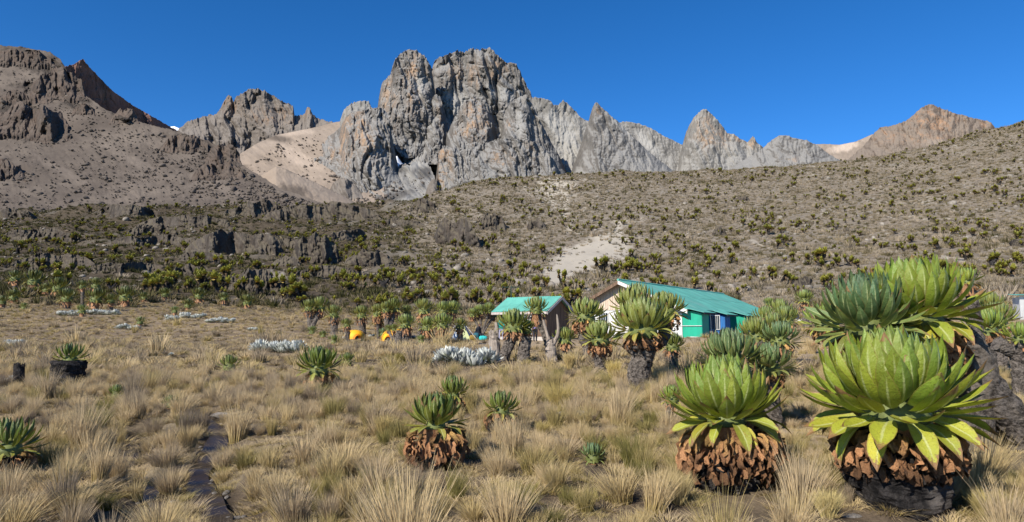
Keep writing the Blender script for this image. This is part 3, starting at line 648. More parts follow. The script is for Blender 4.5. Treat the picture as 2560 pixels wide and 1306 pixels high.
OUT = [
 ('long dark columned rock band on the hill crest under the moraine', 705, 905, 508, 548, 1.1), ('dark rock hump at the left end of the hill crest', 250, 372, 512, 540, 2.2),
 ('dark overhanging rock hump on the crest below the tan scree', 585, 700, 502, 540, 3.3), ('large dark rock bluff with deep shadow halfway up the left hill', 500, 668, 572, 634, 4.4),
 ('grey jagged rock tower on the slope between the two hillsides', 748, 830, 582, 655, 5.5), ('rounded grey rocks low on the left hill by the pale gully', 590, 690, 676, 726, 6.6),
 ('low dark rock shelf on the far left of the hill', 45, 200, 635, 672, 7.7), ('stepped grey rock rib crossing the middle of the hillside', 1085, 1195, 540, 612, 8.8, -.1),
 ('blocky grey rock at the upper end of the stepped rib', 1195, 1262, 532, 574, 9.9), ('grey rocks above the row of groundsels by the yellow tents', 880, 962, 622, 664, 1.9),
 ('pale rock face at the top edge of the middle hillside', 1028, 1088, 492, 528, 2.9), ('small dark rock step at the foot of the left hill', 440, 520, 660, 690, 3.9),
 ('half-buried grey rock on the slope left of the pale scree', 1318, 1362, 545, 572, 4.9), ('low dark rock ledge at the far left edge under the crest', -20, 70, 520, 545, 5.9),
 ('single grey boulder on the upper right hillside', 1780, 1815, 566, 588, 6.9), ('grey boulder on the right hillside above the long green roof', 1985, 2032, 690, 714, 7.1),
 ('dark boulder at the far right edge of the hillside', 2520, 2580, 594, 614, 7.4), ('flat pale boulder high on the right hillside', 1838, 1872, 488, 500, 7.9),
 ('long low dark cliff under the crest of the left hill', 380, 545, 540, 566, 1.15), ('dark ledge left of the large rock bluff', 300, 470, 588, 612, 2.25), ('short black cliff at the left edge halfway up the hill', 20, 170, 572, 600, 3.35),
 ('dark ledge right of the large rock bluff', 690, 770, 596, 622, 4.45), ('low broken cliff above the row of edge groundsels', 230, 390, 655, 680, 5.55), ('dark rock step below the large rock bluff', 430, 560, 632, 652, 6.65),
 ('low dark rocks left of the pale gully', 520, 600, 690, 712, 7.75), ('dark ledge under the jagged rock tower', 740, 880, 668, 690, 8.85), ('dark rock band above the camp groundsels', 830, 930, 575, 598, 9.95), ('broken ledge on the upper middle hillside', 940, 1060, 545, 568, 1.45),
 ('dark broken rock in the middle of the left hill', 330, 420, 560, 586, 8.3), ('small grey rock block above the pale gully', 690, 740, 640, 664, 8.5)]
for q in OUT:
    w_ = q[2] - q[1]; big_ = 1 if q[2] < 1000 else .3
    outcrop(q[0], q[1] - .25 * w_ * big_, q[2] + .25 * w_ * big_, q[3] - .1 * big_ * (q[4] - q[3]), q[4] + 4, *q[5:])

CRAG = [('dark crag at the left edge of the scree mountain', -40, 175, 252, 345, 1.3), ('dark crag band under the top of the scree mountain', 70, 215, 168, 250, 2.4), ('dark crags along the summit of the scree mountain', -60, 130, 122, 160, 3.5), ('small dark crag low on the scree mountain by the picture edge', -60, 62, 396, 446, 4.6),
        ('brown knob on the shoulder of the scree mountain', 275, 345, 270, 304, 5.7), ('layered brown ledges where the scree mountain meets the saddle', 395, 520, 335, 376, 6.8), ('dark block with a shadowed side on the scree mountain shoulder', 512, 600, 352, 405, 7.9), ('layered ledges at the lower right of the scree mountain', 480, 610, 405, 446, 8.2), ('small crag in the middle of the brown scree', 180, 235, 258, 284, 9.1), ('small dark rocks above the crag at the left edge', 0, 70, 222, 250, 9.6)]
for q in CRAG: outcrop(*q, D=float(screeD(0, q[4])), mt='darkcrag', seat=screeD)

# ------------------------------------------------------------------ leaves and rosettes
def leaf_arrays(L, W, k0, k1, fold, nl=6, nw=4, twist=0.0, crumple=0.0, seed=0, base=.5):
    """leaf along +x, upper face +z; bends by angle k0 -> k1 along its length"""
    t = np.linspace(0, 1, nl + 1); ang = k0 + (k1 - k0) * t
    dl = L / nl; cx = np.concatenate([[0], np.cumsum(np.cos((ang[1:] + ang[:-1]) / 2) * dl)]); cz = np.concatenate([[0], np.cumsum(np.sin((ang[1:] + ang[:-1]) / 2) * dl)])
    wd = W / 2 * np.where(t < .5, base + (1 - base) * np.sin(t / .5 * math.pi / 2), np.maximum(1 - ((t - .5) / .5) ** 1.75, .02))
    s = np.linspace(-1, 1, nw + 1)
    V = np.zeros((nl + 1, nw + 1, 3))
    lift = fold * np.abs(s)[None] ** 1.3 * wd[:, None]
    V[..., 1] = s[None] * wd[:, None] * math.cos(min(fold, 1.2))
    V[..., 0] = cx[:, None] - np.sin(ang)[:, None] * lift; V[..., 2] = cz[:, None] + np.cos(ang)[:, None] * lift
    if twist:
        a = (twist * t)[:, None]; y, z = V[..., 1].copy(), V[..., 2] - cz[:, None]
        V[..., 1] = y * np.cos(a) - z * np.sin(a); V[..., 2] = y * np.sin(a) + z * np.cos(a) + cz[:, None]
    if crumple:
        q = V / L * 4
        for i in range(3): V[..., i] += crumple * L * noise(q[..., 0] + seed + 5 * i, q[..., 1], q[..., 2] + i) * t[:, None]
    al = np.repeat(t[:, None], nw + 1, 1); ac = np.repeat(np.abs(s)[None], nl + 1, 0)
    return V.reshape(-1, 3), gridfaces(nw + 1, nl + 1), al.ravel(), ac.ravel()
def leafmesh(name, *a, **k):
    V, Fc, al, ac = leaf_arrays(*a, **k)
    me = mesh(name, V, Fc, True, {'along': al, 'across': ac}); return me
R = math.radians
LEAF = {}
for wl in (.22, .26, .30, .36, .45):
    LEAF[wl] = {'in': [leafmesh('leaf', 1, wl, R(-8), R(34 + 8 * i), .5, seed=i) for i in range(2)],
                'mid': [leafmesh('leaf', 1, wl * 1.05, R(-20), R(40 + 14 * i), .38, twist=R(-12 + 24 * i), seed=i) for i in range(2)],
                'out': [leafmesh('leaf', 1, wl * 1.1, R(-14), R(36 - 26 * i), .28, twist=R(14 - 28 * i), seed=i) for i in range(2)],
                'low': [leafmesh('leaf', 1, wl * 1.12, R(2), R(-30 - 26 * i), .24, twist=R(-18 + 36 * i), crumple=.03, seed=i) for i in range(2)]}
    for q in LEAF[wl].values():
        for m_ in q: m_.materials.append(M['leaf'])
DEADM = [leafmesh('dead_leaf', 1, .55, R(35), R(-80 - 25 * i), .7, twist=R(-60 + 32 * i), crumple=.34, seed=3.3 * i, base=.6) for i in range(5)]
for m_ in DEADM: m_.materials.append(M['dead'])

def lerp3(a, b, f): return tuple(a[i] + (b[i] - a[i]) * f for i in range(3))
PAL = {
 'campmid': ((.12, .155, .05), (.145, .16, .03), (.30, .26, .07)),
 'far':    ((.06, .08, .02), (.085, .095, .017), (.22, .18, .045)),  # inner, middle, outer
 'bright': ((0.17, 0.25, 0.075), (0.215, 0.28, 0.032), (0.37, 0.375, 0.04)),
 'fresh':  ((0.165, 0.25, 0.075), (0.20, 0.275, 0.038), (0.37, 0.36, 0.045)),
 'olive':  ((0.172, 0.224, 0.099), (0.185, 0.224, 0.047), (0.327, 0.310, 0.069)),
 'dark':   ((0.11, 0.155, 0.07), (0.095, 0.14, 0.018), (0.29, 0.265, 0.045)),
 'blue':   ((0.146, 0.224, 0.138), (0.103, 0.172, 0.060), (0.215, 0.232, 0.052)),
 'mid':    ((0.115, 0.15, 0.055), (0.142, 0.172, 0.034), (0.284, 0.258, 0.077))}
def leafspec(q, L, r, pal, upright, rbk=None):
    """for a position q (0 heart .. 1 lowest) -> elevation, base radius, base drop, length, kind, colour, age"""
    ks = np.array([0, .25, .5, .7, .85, 1.0])
    e = np.interp(q, ks, [86, 78, 66, 46, 18, -16] if upright else [86, 73, 55, 33, 10, -18]) + r.uniform(-10, 10)
    rb = L * (rbk or (.42 if upright else .58)); ph = q * R(104); rad = rb * math.sin(ph); dr = -rb * .8 * math.cos(ph)
    ln = L * np.interp(q, [0, .3, .7, 1], [.80, .95, 1.0, .78]) * r.uniform(.9, 1.06)
    kd = 'in' if q < .38 else 'mid' if q < .72 else 'out' if q < .88 else 'low'
    c0, c1, c2 = PAL[pal]
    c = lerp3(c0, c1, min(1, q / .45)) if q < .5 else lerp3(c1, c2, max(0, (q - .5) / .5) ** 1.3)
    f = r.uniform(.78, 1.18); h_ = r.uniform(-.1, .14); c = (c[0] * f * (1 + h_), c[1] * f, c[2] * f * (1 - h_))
    age = min(1.0, max(0.06, .08 + .95 * q ** 2.4 + r.uniform(-.1, .1) + (.45 if r.random() < .16 else 0)))
    return R(e), rad, dr, ln, kd, c, age
def axis_frame(ax):
    ax = Vector(ax).normalized(); q = Vector((0, 0, 1)).rotation_difference(ax); return q.to_matrix()
def rosette_objects(root, o, L, n, wl, pal, seed, upright=True, dead=40, deadlen=.5, axis=(0, 0, 1), deadh=.7, deadr=.75, rbk=None):
    r = random.Random(seed); A = axis_frame(axis); o = Vector(o)
    for i in range(n):
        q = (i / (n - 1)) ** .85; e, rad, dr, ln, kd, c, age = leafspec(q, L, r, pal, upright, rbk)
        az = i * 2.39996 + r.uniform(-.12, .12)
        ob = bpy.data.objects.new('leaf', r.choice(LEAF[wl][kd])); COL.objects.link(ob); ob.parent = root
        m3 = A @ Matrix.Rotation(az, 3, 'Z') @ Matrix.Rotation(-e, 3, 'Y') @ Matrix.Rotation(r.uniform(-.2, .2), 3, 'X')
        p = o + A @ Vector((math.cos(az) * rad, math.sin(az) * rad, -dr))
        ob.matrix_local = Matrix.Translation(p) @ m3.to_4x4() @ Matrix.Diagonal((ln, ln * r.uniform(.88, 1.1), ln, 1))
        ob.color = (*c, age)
    for i in range(dead):
        q = i / max(1, dead - 1); az = i * 2.39996 + r.uniform(-.3, .3)
        rad = L * deadr * (.62 + .2 * math.sin(q * 2.6)); dr = L * (.22 + deadh * q)
        e = R(r.uniform(-30, 5) - 48 * q)
        ob = bpy.data.objects.new('dead_leaf', r.choice(DEADM)); COL.objects.link(ob); ob.parent = root
        m3 = A @ Matrix.Rotation(az, 3, 'Z') @ Matrix.Rotation(-e, 3, 'Y') @ Matrix.Rotation(r.uniform(-.7, .7), 3, 'X')
        ln = L * deadlen * r.uniform(.75, 1.15) * (1 - .35 * q)
        p = o + A @ Vector((math.cos(az) * rad, math.sin(az) * rad, -dr))
        ob.matrix_local = Matrix.Translation(p) @ m3.to_4x4() @ Matrix.Diagonal((ln, ln * r.uniform(.8, 1.3), ln, 1))
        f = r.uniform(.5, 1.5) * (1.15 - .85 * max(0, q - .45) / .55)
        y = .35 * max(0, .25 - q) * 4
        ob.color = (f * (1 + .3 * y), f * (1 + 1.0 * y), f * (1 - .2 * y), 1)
_RJ = {}
def rosette_joined(pal, var, wl, n, dead, upright=True, nl=4, deadh=.7, deadr=.75, deadlen=.5, rbk=.8):
    key = (pal, var, wl, n, dead, upright, deadh)
    if key in _RJ: return _RJ[key]
    r = random.Random(hash(str(key)) % 9999 if False else sum(ord(ch) for ch in str(key)))
    VV, FF, AL, AC, LC = [], [], [], [], []; off = 0
    for i in range(n):
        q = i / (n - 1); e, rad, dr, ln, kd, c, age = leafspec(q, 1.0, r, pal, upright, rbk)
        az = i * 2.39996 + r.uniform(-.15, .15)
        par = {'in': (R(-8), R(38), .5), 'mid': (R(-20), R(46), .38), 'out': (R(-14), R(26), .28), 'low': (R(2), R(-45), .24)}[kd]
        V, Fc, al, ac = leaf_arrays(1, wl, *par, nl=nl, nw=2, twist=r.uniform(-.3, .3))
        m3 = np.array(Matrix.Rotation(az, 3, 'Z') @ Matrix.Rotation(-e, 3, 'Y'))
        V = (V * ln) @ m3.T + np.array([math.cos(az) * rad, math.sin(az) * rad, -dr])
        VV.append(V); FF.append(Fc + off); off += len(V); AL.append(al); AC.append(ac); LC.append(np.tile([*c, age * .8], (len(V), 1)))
    ros = mesh('rosette', np.vstack(VV), np.vstack(FF), True, {'along': np.concatenate(AL), 'across': np.concatenate(AC)}, {'lc': np.vstack(LC)}); ros.materials.append(M['leafj'])
    sk = None
    if dead:
        VV, FF, off = [], [], 0
        for i in range(dead):
            q = i / max(1, dead - 1); az = i * 2.39996 + r.uniform(-.3, .3)
            rad = deadr * (.62 + .2 * math.sin(q * 2.6)); dr = .22 + deadh * q
            e = R(r.uniform(-30, 5) - 50 * q)
            V, Fc, al, ac = leaf_arrays(1, .42, R(25), R(-80), .3, nl=3, nw=2, twist=r.uniform(-.8, .8), crumple=.12, seed=i, base=.6)
            m3 = np.array(Matrix.Rotation(az, 3, 'Z') @ Matrix.Rotation(-e, 3, 'Y') @ Matrix.Rotation(r.uniform(-.7, .7), 3, 'X'))
            V = (V * deadlen * r.uniform(.75, 1.15) * (1 - .3 * q)) @ m3.T + np.array([math.cos(az) * rad, math.sin(az) * rad, -dr])
            VV.append(V); FF.append(Fc + off); off += len(V)
        sk = mesh('dead_leaf_skirt', np.vstack(VV), np.vstack(FF), True); sk.materials.append(M['dead'])
    _RJ[key] = (ros, sk); return _RJ[key]

TOPS = []          # footprints of placed things, to keep the grass out: (x, y, r)
def trunk_mesh(name, root, pts, rad, material, rough=.34, n=30, seed=0):
    k = 40; pp = smooth_path(pts, k); rr = np.interp(np.linspace(0, 1, k), np.linspace(0, 1, len(rad)), rad)
    V, Fc = tube(pp, rr, n, rough, seed)
    return link(name, mesh(name, V, Fc, False), M[material], root)
def groundsel(label, base, ros, trunk=None, detail='leaf', D=None, group=None, name='giant_groundsel', tm='trunk', cat='groundsel', seed=None):
    """ros: list of dicts o=(px,py) heart of the rosette, w=width in the photo; trunk: list of polylines [(px,py,width)...] from the ground up"""
    b = np.array(ghit(*base)) if D is None else None
    if b is None:
        b = P(base[0], base[1], D); b[2] = h1(b[0], b[1]) 
    D = b[1]; s = D / F
    root = empty(name, b, label, cat, group)
    sd = seed if seed is not None else int(base[0] * 13 + base[1])
    r = random.Random(sd)
    for i, q in enumerate(ros):
        dD = q.get('d', 0)
        o = P(q['o'][0], q['o'][1], D + dD) - b
        L = q['w'] * (D + dD) / F * q.get('k', .43 if detail != 'leaf' else .37)
        ax = q.get('axis', (r.uniform(-.08, .08), r.uniform(-.08, .08), 1))
        if detail == 'leaf':
            rosette_objects(root, o, L, q.get('n', 70), q.get('wl', .30), q.get('pal', 'fresh'), sd + i, q.get('up', True), q.get('dead', 36), q.get('dl', .5), ax, q.get('dh', .7), q.get('dr', .75), q.get('rb'))
        else:
            rm, sm = rosette_joined(q.get('pal', 'mid'), (sd + i) % 3, q.get('wl', .26), int(q.get('n', 60) * 1.7), q.get('dead', 26), q.get('up', True), deadh=q.get('dh', .7))
            for me_, nm in ((rm, 'rosette'), (sm, 'dead_leaf_skirt')):
                if me_ is None: continue
                ob = bpy.data.objects.new(nm, me_); COL.objects.link(ob); ob.parent = root
                ob.matrix_local = Matrix.Translation(Vector(o)) @ (axis_frame(ax) @ Matrix.Rotation(r.uniform(0, 6.3), 3, 'Z')).to_4x4() @ Matrix.Diagonal((L, L, L * q.get('sz', 1), 1))
                ob['kind'] = 'stuff'; ob.color = (1, 1, 1, 1) if nm == 'rosette' else (r.uniform(.8, 1.2),) * 3 + (1,)
        if trunk is None:
            tw = q.get('tw', q['w'] * .36) * .82
            pts = [(0, 0, -.12), (o[0] * .3, 0, o[2] * .35), (o[0], o[1], o[2] - L * .25)]
            trunk_mesh('trunk', root, pts, [tw * s * .5, tw * s * .52, tw * s * .6], q.get('tm', tm), seed=sd)
        if trunk is not None or True:
            # hidden stem holding the leaf bases
            A = axis_frame(ax)
            up_ = q.get('up', True); rb = L * (q.get('rb') or ((.42 if up_ else .58) if detail == 'leaf' else .8))
            V, Fc = tube([Vector(o) + A @ Vector((0, 0, z_)) for z_ in (-L * .35, -L * .1, rb * .35, rb * .66)], [rb * .7, rb * .86, rb * .72, rb * .1], 10)
            link('stem', mesh('stem', V, Fc, True), M['stem'], root)
            if q.get('dead', 36) > 5:
                dr_ = q.get('dr', .75); dh_ = q.get('dh', .7)
                V, Fc = tube([Vector(o) + A @ Vector((0, 0, z_)) for z_ in (-L * (.35 + dh_), -L * (.2 + dh_ * .5), -L * .12)], [L * dr_ * .5, L * dr_ * .66, L * dr_ * .5], 12, .3, sd)
                link('dead_core', mesh('dead_core', V, Fc, True), M['dead'], root)
    for k, tr in enumerate(trunk or []):
        pts = []; rad = []
        for q in tr:
            dd = q[3] if len(q) > 3 else 0
            pts.append(P(q[0], q[1], D + dd) - b); rad.append(q[2] * .46 * (D + dd) / F)
        p0 = np.array(pts[0]); p0[2] = min(p0[2], h1(b[0] + p0[0], b[1] + p0[1]) - b[2] - .1); pts = [p0] + pts; rad = [rad[0] * 1.05] + rad
        trunk_mesh('trunk', root, pts, rad, tm, seed=sd + k, n=34)
    rr_ = max(.12, (ros[0]['w'] if ros else 60) * s * .3); TOPS.append((b[0], b[1], rr_))
    if detail == 'leaf' or D < 30:
        for k_ in (1.2, 2.2): TOPS.append((b[0] * (1 - k_ * rr_ / D), b[1] - k_ * rr_ - .1, rr_ * 1.1 + .16))
    return root

# --- the big plants of the foreground
groundsel('largest bright green groundsel in front, speckled broad leaves on a thick black trunk', (2262, 1268),
          [dict(o=(2236, 1030), w=440, n=150, wl=.36, pal='bright', up=False, dead=220, dl=.36, dh=.58, dr=.98, rb=.62, k=.355)],
          [[(2270, 1275, 215), (2255, 1225, 235), (2243, 1160, 262), (2238, 1110, 230), (2236, 1060, 150)]], tm='btrunk', seed=31)
groundsel('bright green groundsel with upright leaves and a thick brown skirt, left of the largest one', (1822, 1222),
          [dict(o=(1815, 1046), w=315, n=136, wl=.30, pal='fresh', up=True, dead=190, dl=.40, dh=.78, dr=1.0, rb=.45, k=.40)],
          [[(1825, 1228, 150), (1822, 1190, 165), (1818, 1150, 175), (1815, 1090, 110)]], tm='btrunk', seed=57)
groundsel('tall leaning groundsel with two wide bright rosettes on a thick grey trunk', (2545, 1085),
          [dict(o=(2292, 796), w=325, n=120, wl=.36, pal='bright', up=False, dead=130, dl=.38, dh=1.0, dr=.85, axis=(-.14, -.1, 1)),
           dict(o=(2165, 816), w=280, n=100, wl=.30, pal='blue', up=False, dead=34, dl=.45, dh=.4, axis=(-.2, -.25, 1), d=-.35),
           dict(o=(2058, 812), w=118, n=50, wl=.26, pal='fresh', up=False, dead=40, dl=.5, dh=.6, axis=(-.3, -.1, 1), d=.9)],
          [[(2580, 1090, 130), (2520, 1040, 105), (2455, 960, 95), (2425, 880, 100), (2350, 840, 105), (2292, 810, 90)],
           [(2425, 880, 80), (2300, 858, 80), (2200, 835, 70), (2165, 815, 60)], [(2300, 855, 50, .3), (2150, 850, 44, .7), (2060, 835, 40, .9)]], D=8.2, seed=77)
groundsel('groundsel with pointed green rosette behind the tall leaning one', (2452, 905), [dict(o=(2418, 706), w=90, n=44, wl=.30, pal='fresh', dead=10, d=.0)], [[(2452, 905, 34), (2440, 800, 30), (2425, 715, 30)]], D=11.5, seed=5)
groundsel('low green groundsel rosette beside the right side of the grey trunk', (2475, 872), [dict(o=(2464, 828), w=110, n=96, rb=.75, k=.375, wl=.26, pal='fresh', up=False, dead=26, dh=.4)], D=17, seed=8)
groundsel('green groundsel rosette behind the low one at the right edge', (2500, 850), [dict(o=(2492, 804), w=96, n=90, rb=.75, k=.375, wl=.26, pal='olive', up=False, dead=20)], D=21, seed=9)
groundsel('broken grey groundsel branch with a rosette at the right picture edge', (2548, 905), [dict(o=(2550, 850), w=96, n=56, wl=.26, pal='fresh', up=False, dead=14)], [[(2548, 905, 40), (2540, 880, 40), (2550, 862, 36)], [(2560, 900, 36), (2515, 872, 36), (2492, 858, 44)]], D=13.5, seed=10)
groundsel('small olive groundsel below the white shed at the right', (2478, 800), [dict(o=(2476, 776), w=74, n=50, pal='olive', up=False, dead=16)], detail='j', D=33, seed=11)
# behind the left big one
groundsel('grey-green groundsel rosette right behind the skirted one', (1830, 1000), [dict(o=(1826, 905), w=165, n=110, wl=.26, pal='blue', dead=16, rb=.8, k=.35)], D=9.6, seed=12)
groundsel('dark blue-green groundsel at the shoulder of the skirted one', (1935, 1010), [dict(o=(1922, 924), w=130, n=110, wl=.26, pal='blue', dead=30, rb=.8, k=.35)], D=9.9, seed=13)
groundsel('pair of pale green rosettes between the hut and the skirted groundsel', (1915, 930), [dict(o=(1892, 844), w=106, n=96, rb=.8, k=.35, wl=.26, pal='olive', up=False, dead=14, d=.6), dict(o=(1950, 856), w=104, n=96, rb=.8, k=.35, wl=.26, pal='blue', up=False, dead=30), dict(o=(1935, 824), w=90, n=80, rb=.8, k=.35, wl=.26, pal='olive', up=False, dead=6, d=1.4)], [[(1925, 930, 44), (1925, 890, 40), (1895, 862, 32)], [(1925, 905, 36), (1948, 875, 32)]], D=15, seed=14)
groundsel('two-headed groundsel in front of the far end of the long hut', (1940, 880), [dict(o=(1915, 806), w=66, n=58, pal='olive', up=False, dead=24), dict(o=(1965, 806), w=68, n=58, pal='olive', up=False, dead=24), dict(o=(1950, 790), w=70, n=46, pal='olive', up=False, dead=4, d=2)], [[(1940, 880, 30), (1938, 845, 26), (1915, 818, 22)], [(1938, 845, 22), (1965, 820, 22)]], detail='j', D=22, seed=15)
# the trio before the hut
groundsel('three-headed groundsel on a stout pale trunk in front of the long hut', (1602, 968),
          [dict(o=(1606, 826), w=164, n=120, wl=.30, pal='olive', dead=80, dl=.4, dh=.5, rb=.72, k=.37), dict(o=(1592, 776), w=128, n=96, wl=.26, pal='olive', dead=6, d=1.1, rb=.75, k=.375), dict(o=(1664, 784), w=106, n=90, wl=.26, pal='olive', dead=30, d=.8, rb=.75, k=.375)],
          [[(1600, 968, 58), (1596, 930, 66), (1606, 895, 62), (1606, 868, 92), (1606, 850, 70)], [(1610, 872, 40, .1), (1655, 850, 36, .6), (1662, 810, 34, .8)], [(1604, 870, 40, .2), (1594, 800, 34, 1.0)]], seed=21)
groundsel('small dark groundsel in the shade behind the stout pale trunk', (1685, 925), [dict(o=(1682, 868), w=60, n=50, pal='dark', dead=30, tw=26)], detail='j', D=19, seed=22)
groundsel('round-headed groundsel on a thin trunk left of the three-headed one', (1470, 905), [dict(o=(1465, 796), w=100, n=96, wl=.26, pal='olive', dead=50, dh=.7, rb=.75, k=.375)], [[(1474, 905, 28), (1470, 870, 30), (1462, 845, 38), (1464, 815, 30)]], seed=23)
groundsel('squat green groundsel just left of the stout pale trunk', (1500, 925), [dict(o=(1501, 852), w=98, n=96, wl=.26, pal='olive', dead=60, dh=.7, rb=.75, k=.375)], [[(1502, 925, 26), (1500, 900, 34), (1501, 872, 36)]], seed=24)
groundsel('slim groundsel with hanging straw-coloured leaves beside the dead snag', (1412, 900), [dict(o=(1412, 852), w=56, n=54, pal='olive', dead=34, dh=.7, tw=16)], detail='j', D=26, seed=25)
groundsel('tall shaggy groundsel standing before the small wooden hut', (1372, 890), [dict(o=(1340, 776), w=58, n=58, pal='olive', dead=44, dh=1.3)], [[(1376, 892, 26), (1372, 860, 24), (1358, 825, 22), (1342, 790, 22)]], detail='j', D=26.5, seed=26)
groundsel('two-headed groundsel on thick forked trunks left of the small hut', (1285, 895), [dict(o=(1284, 820), w=78, n=66, pal='olive', dead=40, dh=.6), dict(o=(1316, 828), w=48, n=50, pal='dark', dead=26, dh=.7, d=.4)],
          [[(1258, 898, 34), (1268, 872, 30), (1284, 838, 32)], [(1308, 895, 36), (1312, 865, 34), (1316, 842, 28)]], detail='j', D=25, seed=27)
# --- middle row around the tents
ROW = [  # label, base, [(heart px, py, w)...], D, pal
 ('groundsel on two thick dark trunks at the left end of the camp row', (778, 806), [(772, 770, 34), (800, 768, 42)], 58, 'dark', 16),
 ('short dark-trunked groundsel just right of the twin trunks', (836, 812), [(835, 786, 38)], 56, 'dark', 16),
 ('groundsel beside the left yellow tent', (908, 814), [(904, 788, 38)], 52, 'mid', 15),
 ('small groundsel in front of the left yellow tent', (868, 836), [(867, 812, 26)], 46, 'mid', 12),
 ('upright groundsel midway between the two yellow tents', (946, 822), [(944, 784, 38), (948, 804, 30)], 51, 'mid', 9),
 ('grey-trunked groundsel with two merged crowns left of the right yellow tent', (970, 818), [(965, 774, 32), (985, 772, 42)], 50, 'mid', 14),
 ('half-dead groundsel behind the right yellow tent', (1022, 820), [(1018, 782, 32)], 52, 'mid', 12),
 ('tall groundsel on a pale bare trunk above the right yellow tent', (1046, 842), [(1060, 776, 46)], 47, 'mid', 12),
 ('groundsel covering the right yellow tent', (1014, 842), [(1014, 812, 42)], 44, 'olive', 16),
 ('bushy groundsel in front of the pale bare trunk', (1068, 848), [(1068, 818, 42)], 43, 'olive', 14),
 ('wide double-crowned groundsel left of the grey tent', (1112, 836), [(1108, 776, 36), (1132, 776, 38)], 50, 'olive', 12),
 ('groundsel with dark forked trunk in front of the grey tent', (1118, 854), [(1106, 812, 46)], 42, 'olive', 13),
 ('drooping half-withered groundsel at the right of the grey tent', (1150, 846), [(1150, 816, 34)], 43, 'mid', 12),
 ('many-headed groundsel left of the small hut roof', (1205, 815), [(1182, 786, 26), (1200, 780, 30), (1222, 776, 32), (1234, 788, 22)], 56, 'olive', 9),
 ('tiny groundsel pair at the foot of the right yellow tent', (986, 836), [(985, 822, 20), (971, 822, 18)], 45, 'mid', 8),
 ('small rosette on the hillside path above the far roof end', (2014, 768), [(2012, 750, 40)], 70, 'olive', 14),
 ('small rosette peeping over the far end of the long roof', (1925, 780), [(1922, 758, 24)], 74, 'olive', 8)]
for lb, base, rs, D, pal, tw in ROW:
    groundsel(lb, base, [dict(o=(x, y + 2), w=ww * 1.12, n=56, pal='olive' if pal == 'olive' else 'campmid', dead=44, dh=.95, up=False, tw=1.35 * tw / len(rs) ** .4, d=.6 * i) for i, (x, y, ww) in enumerate(rs)], detail='j', D=D, group='groundsels around the camp')
LOW = [
 ('low green rosette left of the tents, on short grass', (780, 838), 28, 'mid', 0), ('tiny rosette in the short grass below the camp', (808, 845), 22, 'mid', 0), ('low dark rosette right above the big field groundsel', (835, 862), 30, 'dark', 0),
 ('low rosette in the grass below the pale bare trunk', (1053, 862), 30, 'mid', 0), ('grey-leaved rosette beside the small white plants', (948, 845), 18, 'blue', 0), ('low rosette against the foot of the big field groundsel', (868, 915), 40, 'dark', 0),
 ('lone low rosette in the middle of the left field', (573, 930), 52, 'mid', 0), ('small dark rosette above the stream on the left', (292, 1000), 46, 'dark', 0), ('small half-withered rosette above the stream head', (426, 1022), 40, 'dark', 0),
 ('pale narrow-leaved rosette in the grass under the big round tussock', (1482, 1160), 62, 'blue', 0), ('small rosette in front of the far white plants', (205, 792), 30, 'mid', 6), ('small rosette by the white plants in the centre left', (437, 792), 22, 'mid', 8),
 ('tiny rosette at the field edge below the left trees', (60, 775), 22, 'mid', 0), ('small rosette right of the round white clump', (350, 818), 26, 'mid', 5), ('grey-green rosette beside a small white plant below the tents', (957, 850), 26, 'blue', 8)]
for lb, base, ww, pal, tw in LOW:
    groundsel(lb, base, [dict(o=(base[0], base[1] - ww * .22 - tw), w=ww, n=36, pal=pal, dead=8, tw=ww * .3, up=False)], detail='j', group='low rosettes in the grass')
# --- single plants of the left field and the centre
groundsel('big dark green groundsel alone in the middle of the field', (798, 972), [dict(o=(797, 925), w=128, n=72, wl=.26, pal='dark', up=False, dead=30, dl=.4, dh=.45)], [[(800, 978, 36), (798, 955, 40), (797, 935, 36)]], tm='btrunk', seed=41)
groundsel('olive groundsel on a broad black stump in the left field', (172, 962), [dict(o=(175, 900), w=92, n=50, wl=.26, pal='dark', up=False, dead=22, dl=.4, dh=.3)], [[(166, 968, 76), (168, 935, 84), (174, 908, 88), (175, 901, 60)]], tm='btrunk', seed=42)
groundsel('dark groundsel cut by the left picture edge', (22, 1185), [dict(o=(22, 1125), w=165, n=60, wl=.26, pal='dark', up=False, dead=44, dl=.5, dh=.5)], [[(22, 1188, 80), (22, 1140, 70)]], tm='btrunk', seed=43)
groundsel('dark green groundsel with ragged brown skirt in the centre foreground', (1088, 1160), [dict(o=(1090, 1062), w=168, n=70, wl=.30, pal='dark', dead=100, dl=.55, dh=1.0, dr=1.1, k=.41)], [[(1090, 1165, 92), (1090, 1130, 100), (1090, 1085, 60)]], tm='btrunk', seed=44)
groundsel('blue-green groundsel half hidden behind the ragged-skirted one', (1135, 1030), [dict(o=(1134, 988), w=112, n=66, wl=.26, pal='dark', dead=20)], tm='btrunk', seed=45)
groundsel('small open groundsel right of the ragged-skirted one', (1256, 1076), [dict(o=(1254, 1028), w=108, n=60, wl=.26, pal='dark', up=False, dead=56, dl=.55, dh=.7, dr=1.0)], [[(1256, 1080, 78), (1256, 1055, 80), (1254, 1038, 40)]], tm='btrunk', seed=46)
groundsel('young groundsel low on the left side of the skirted one', (1668, 1062), [dict(o=(1680, 1000), w=60, n=44, pal='fresh', dead=14)], detail='j', seed=47)
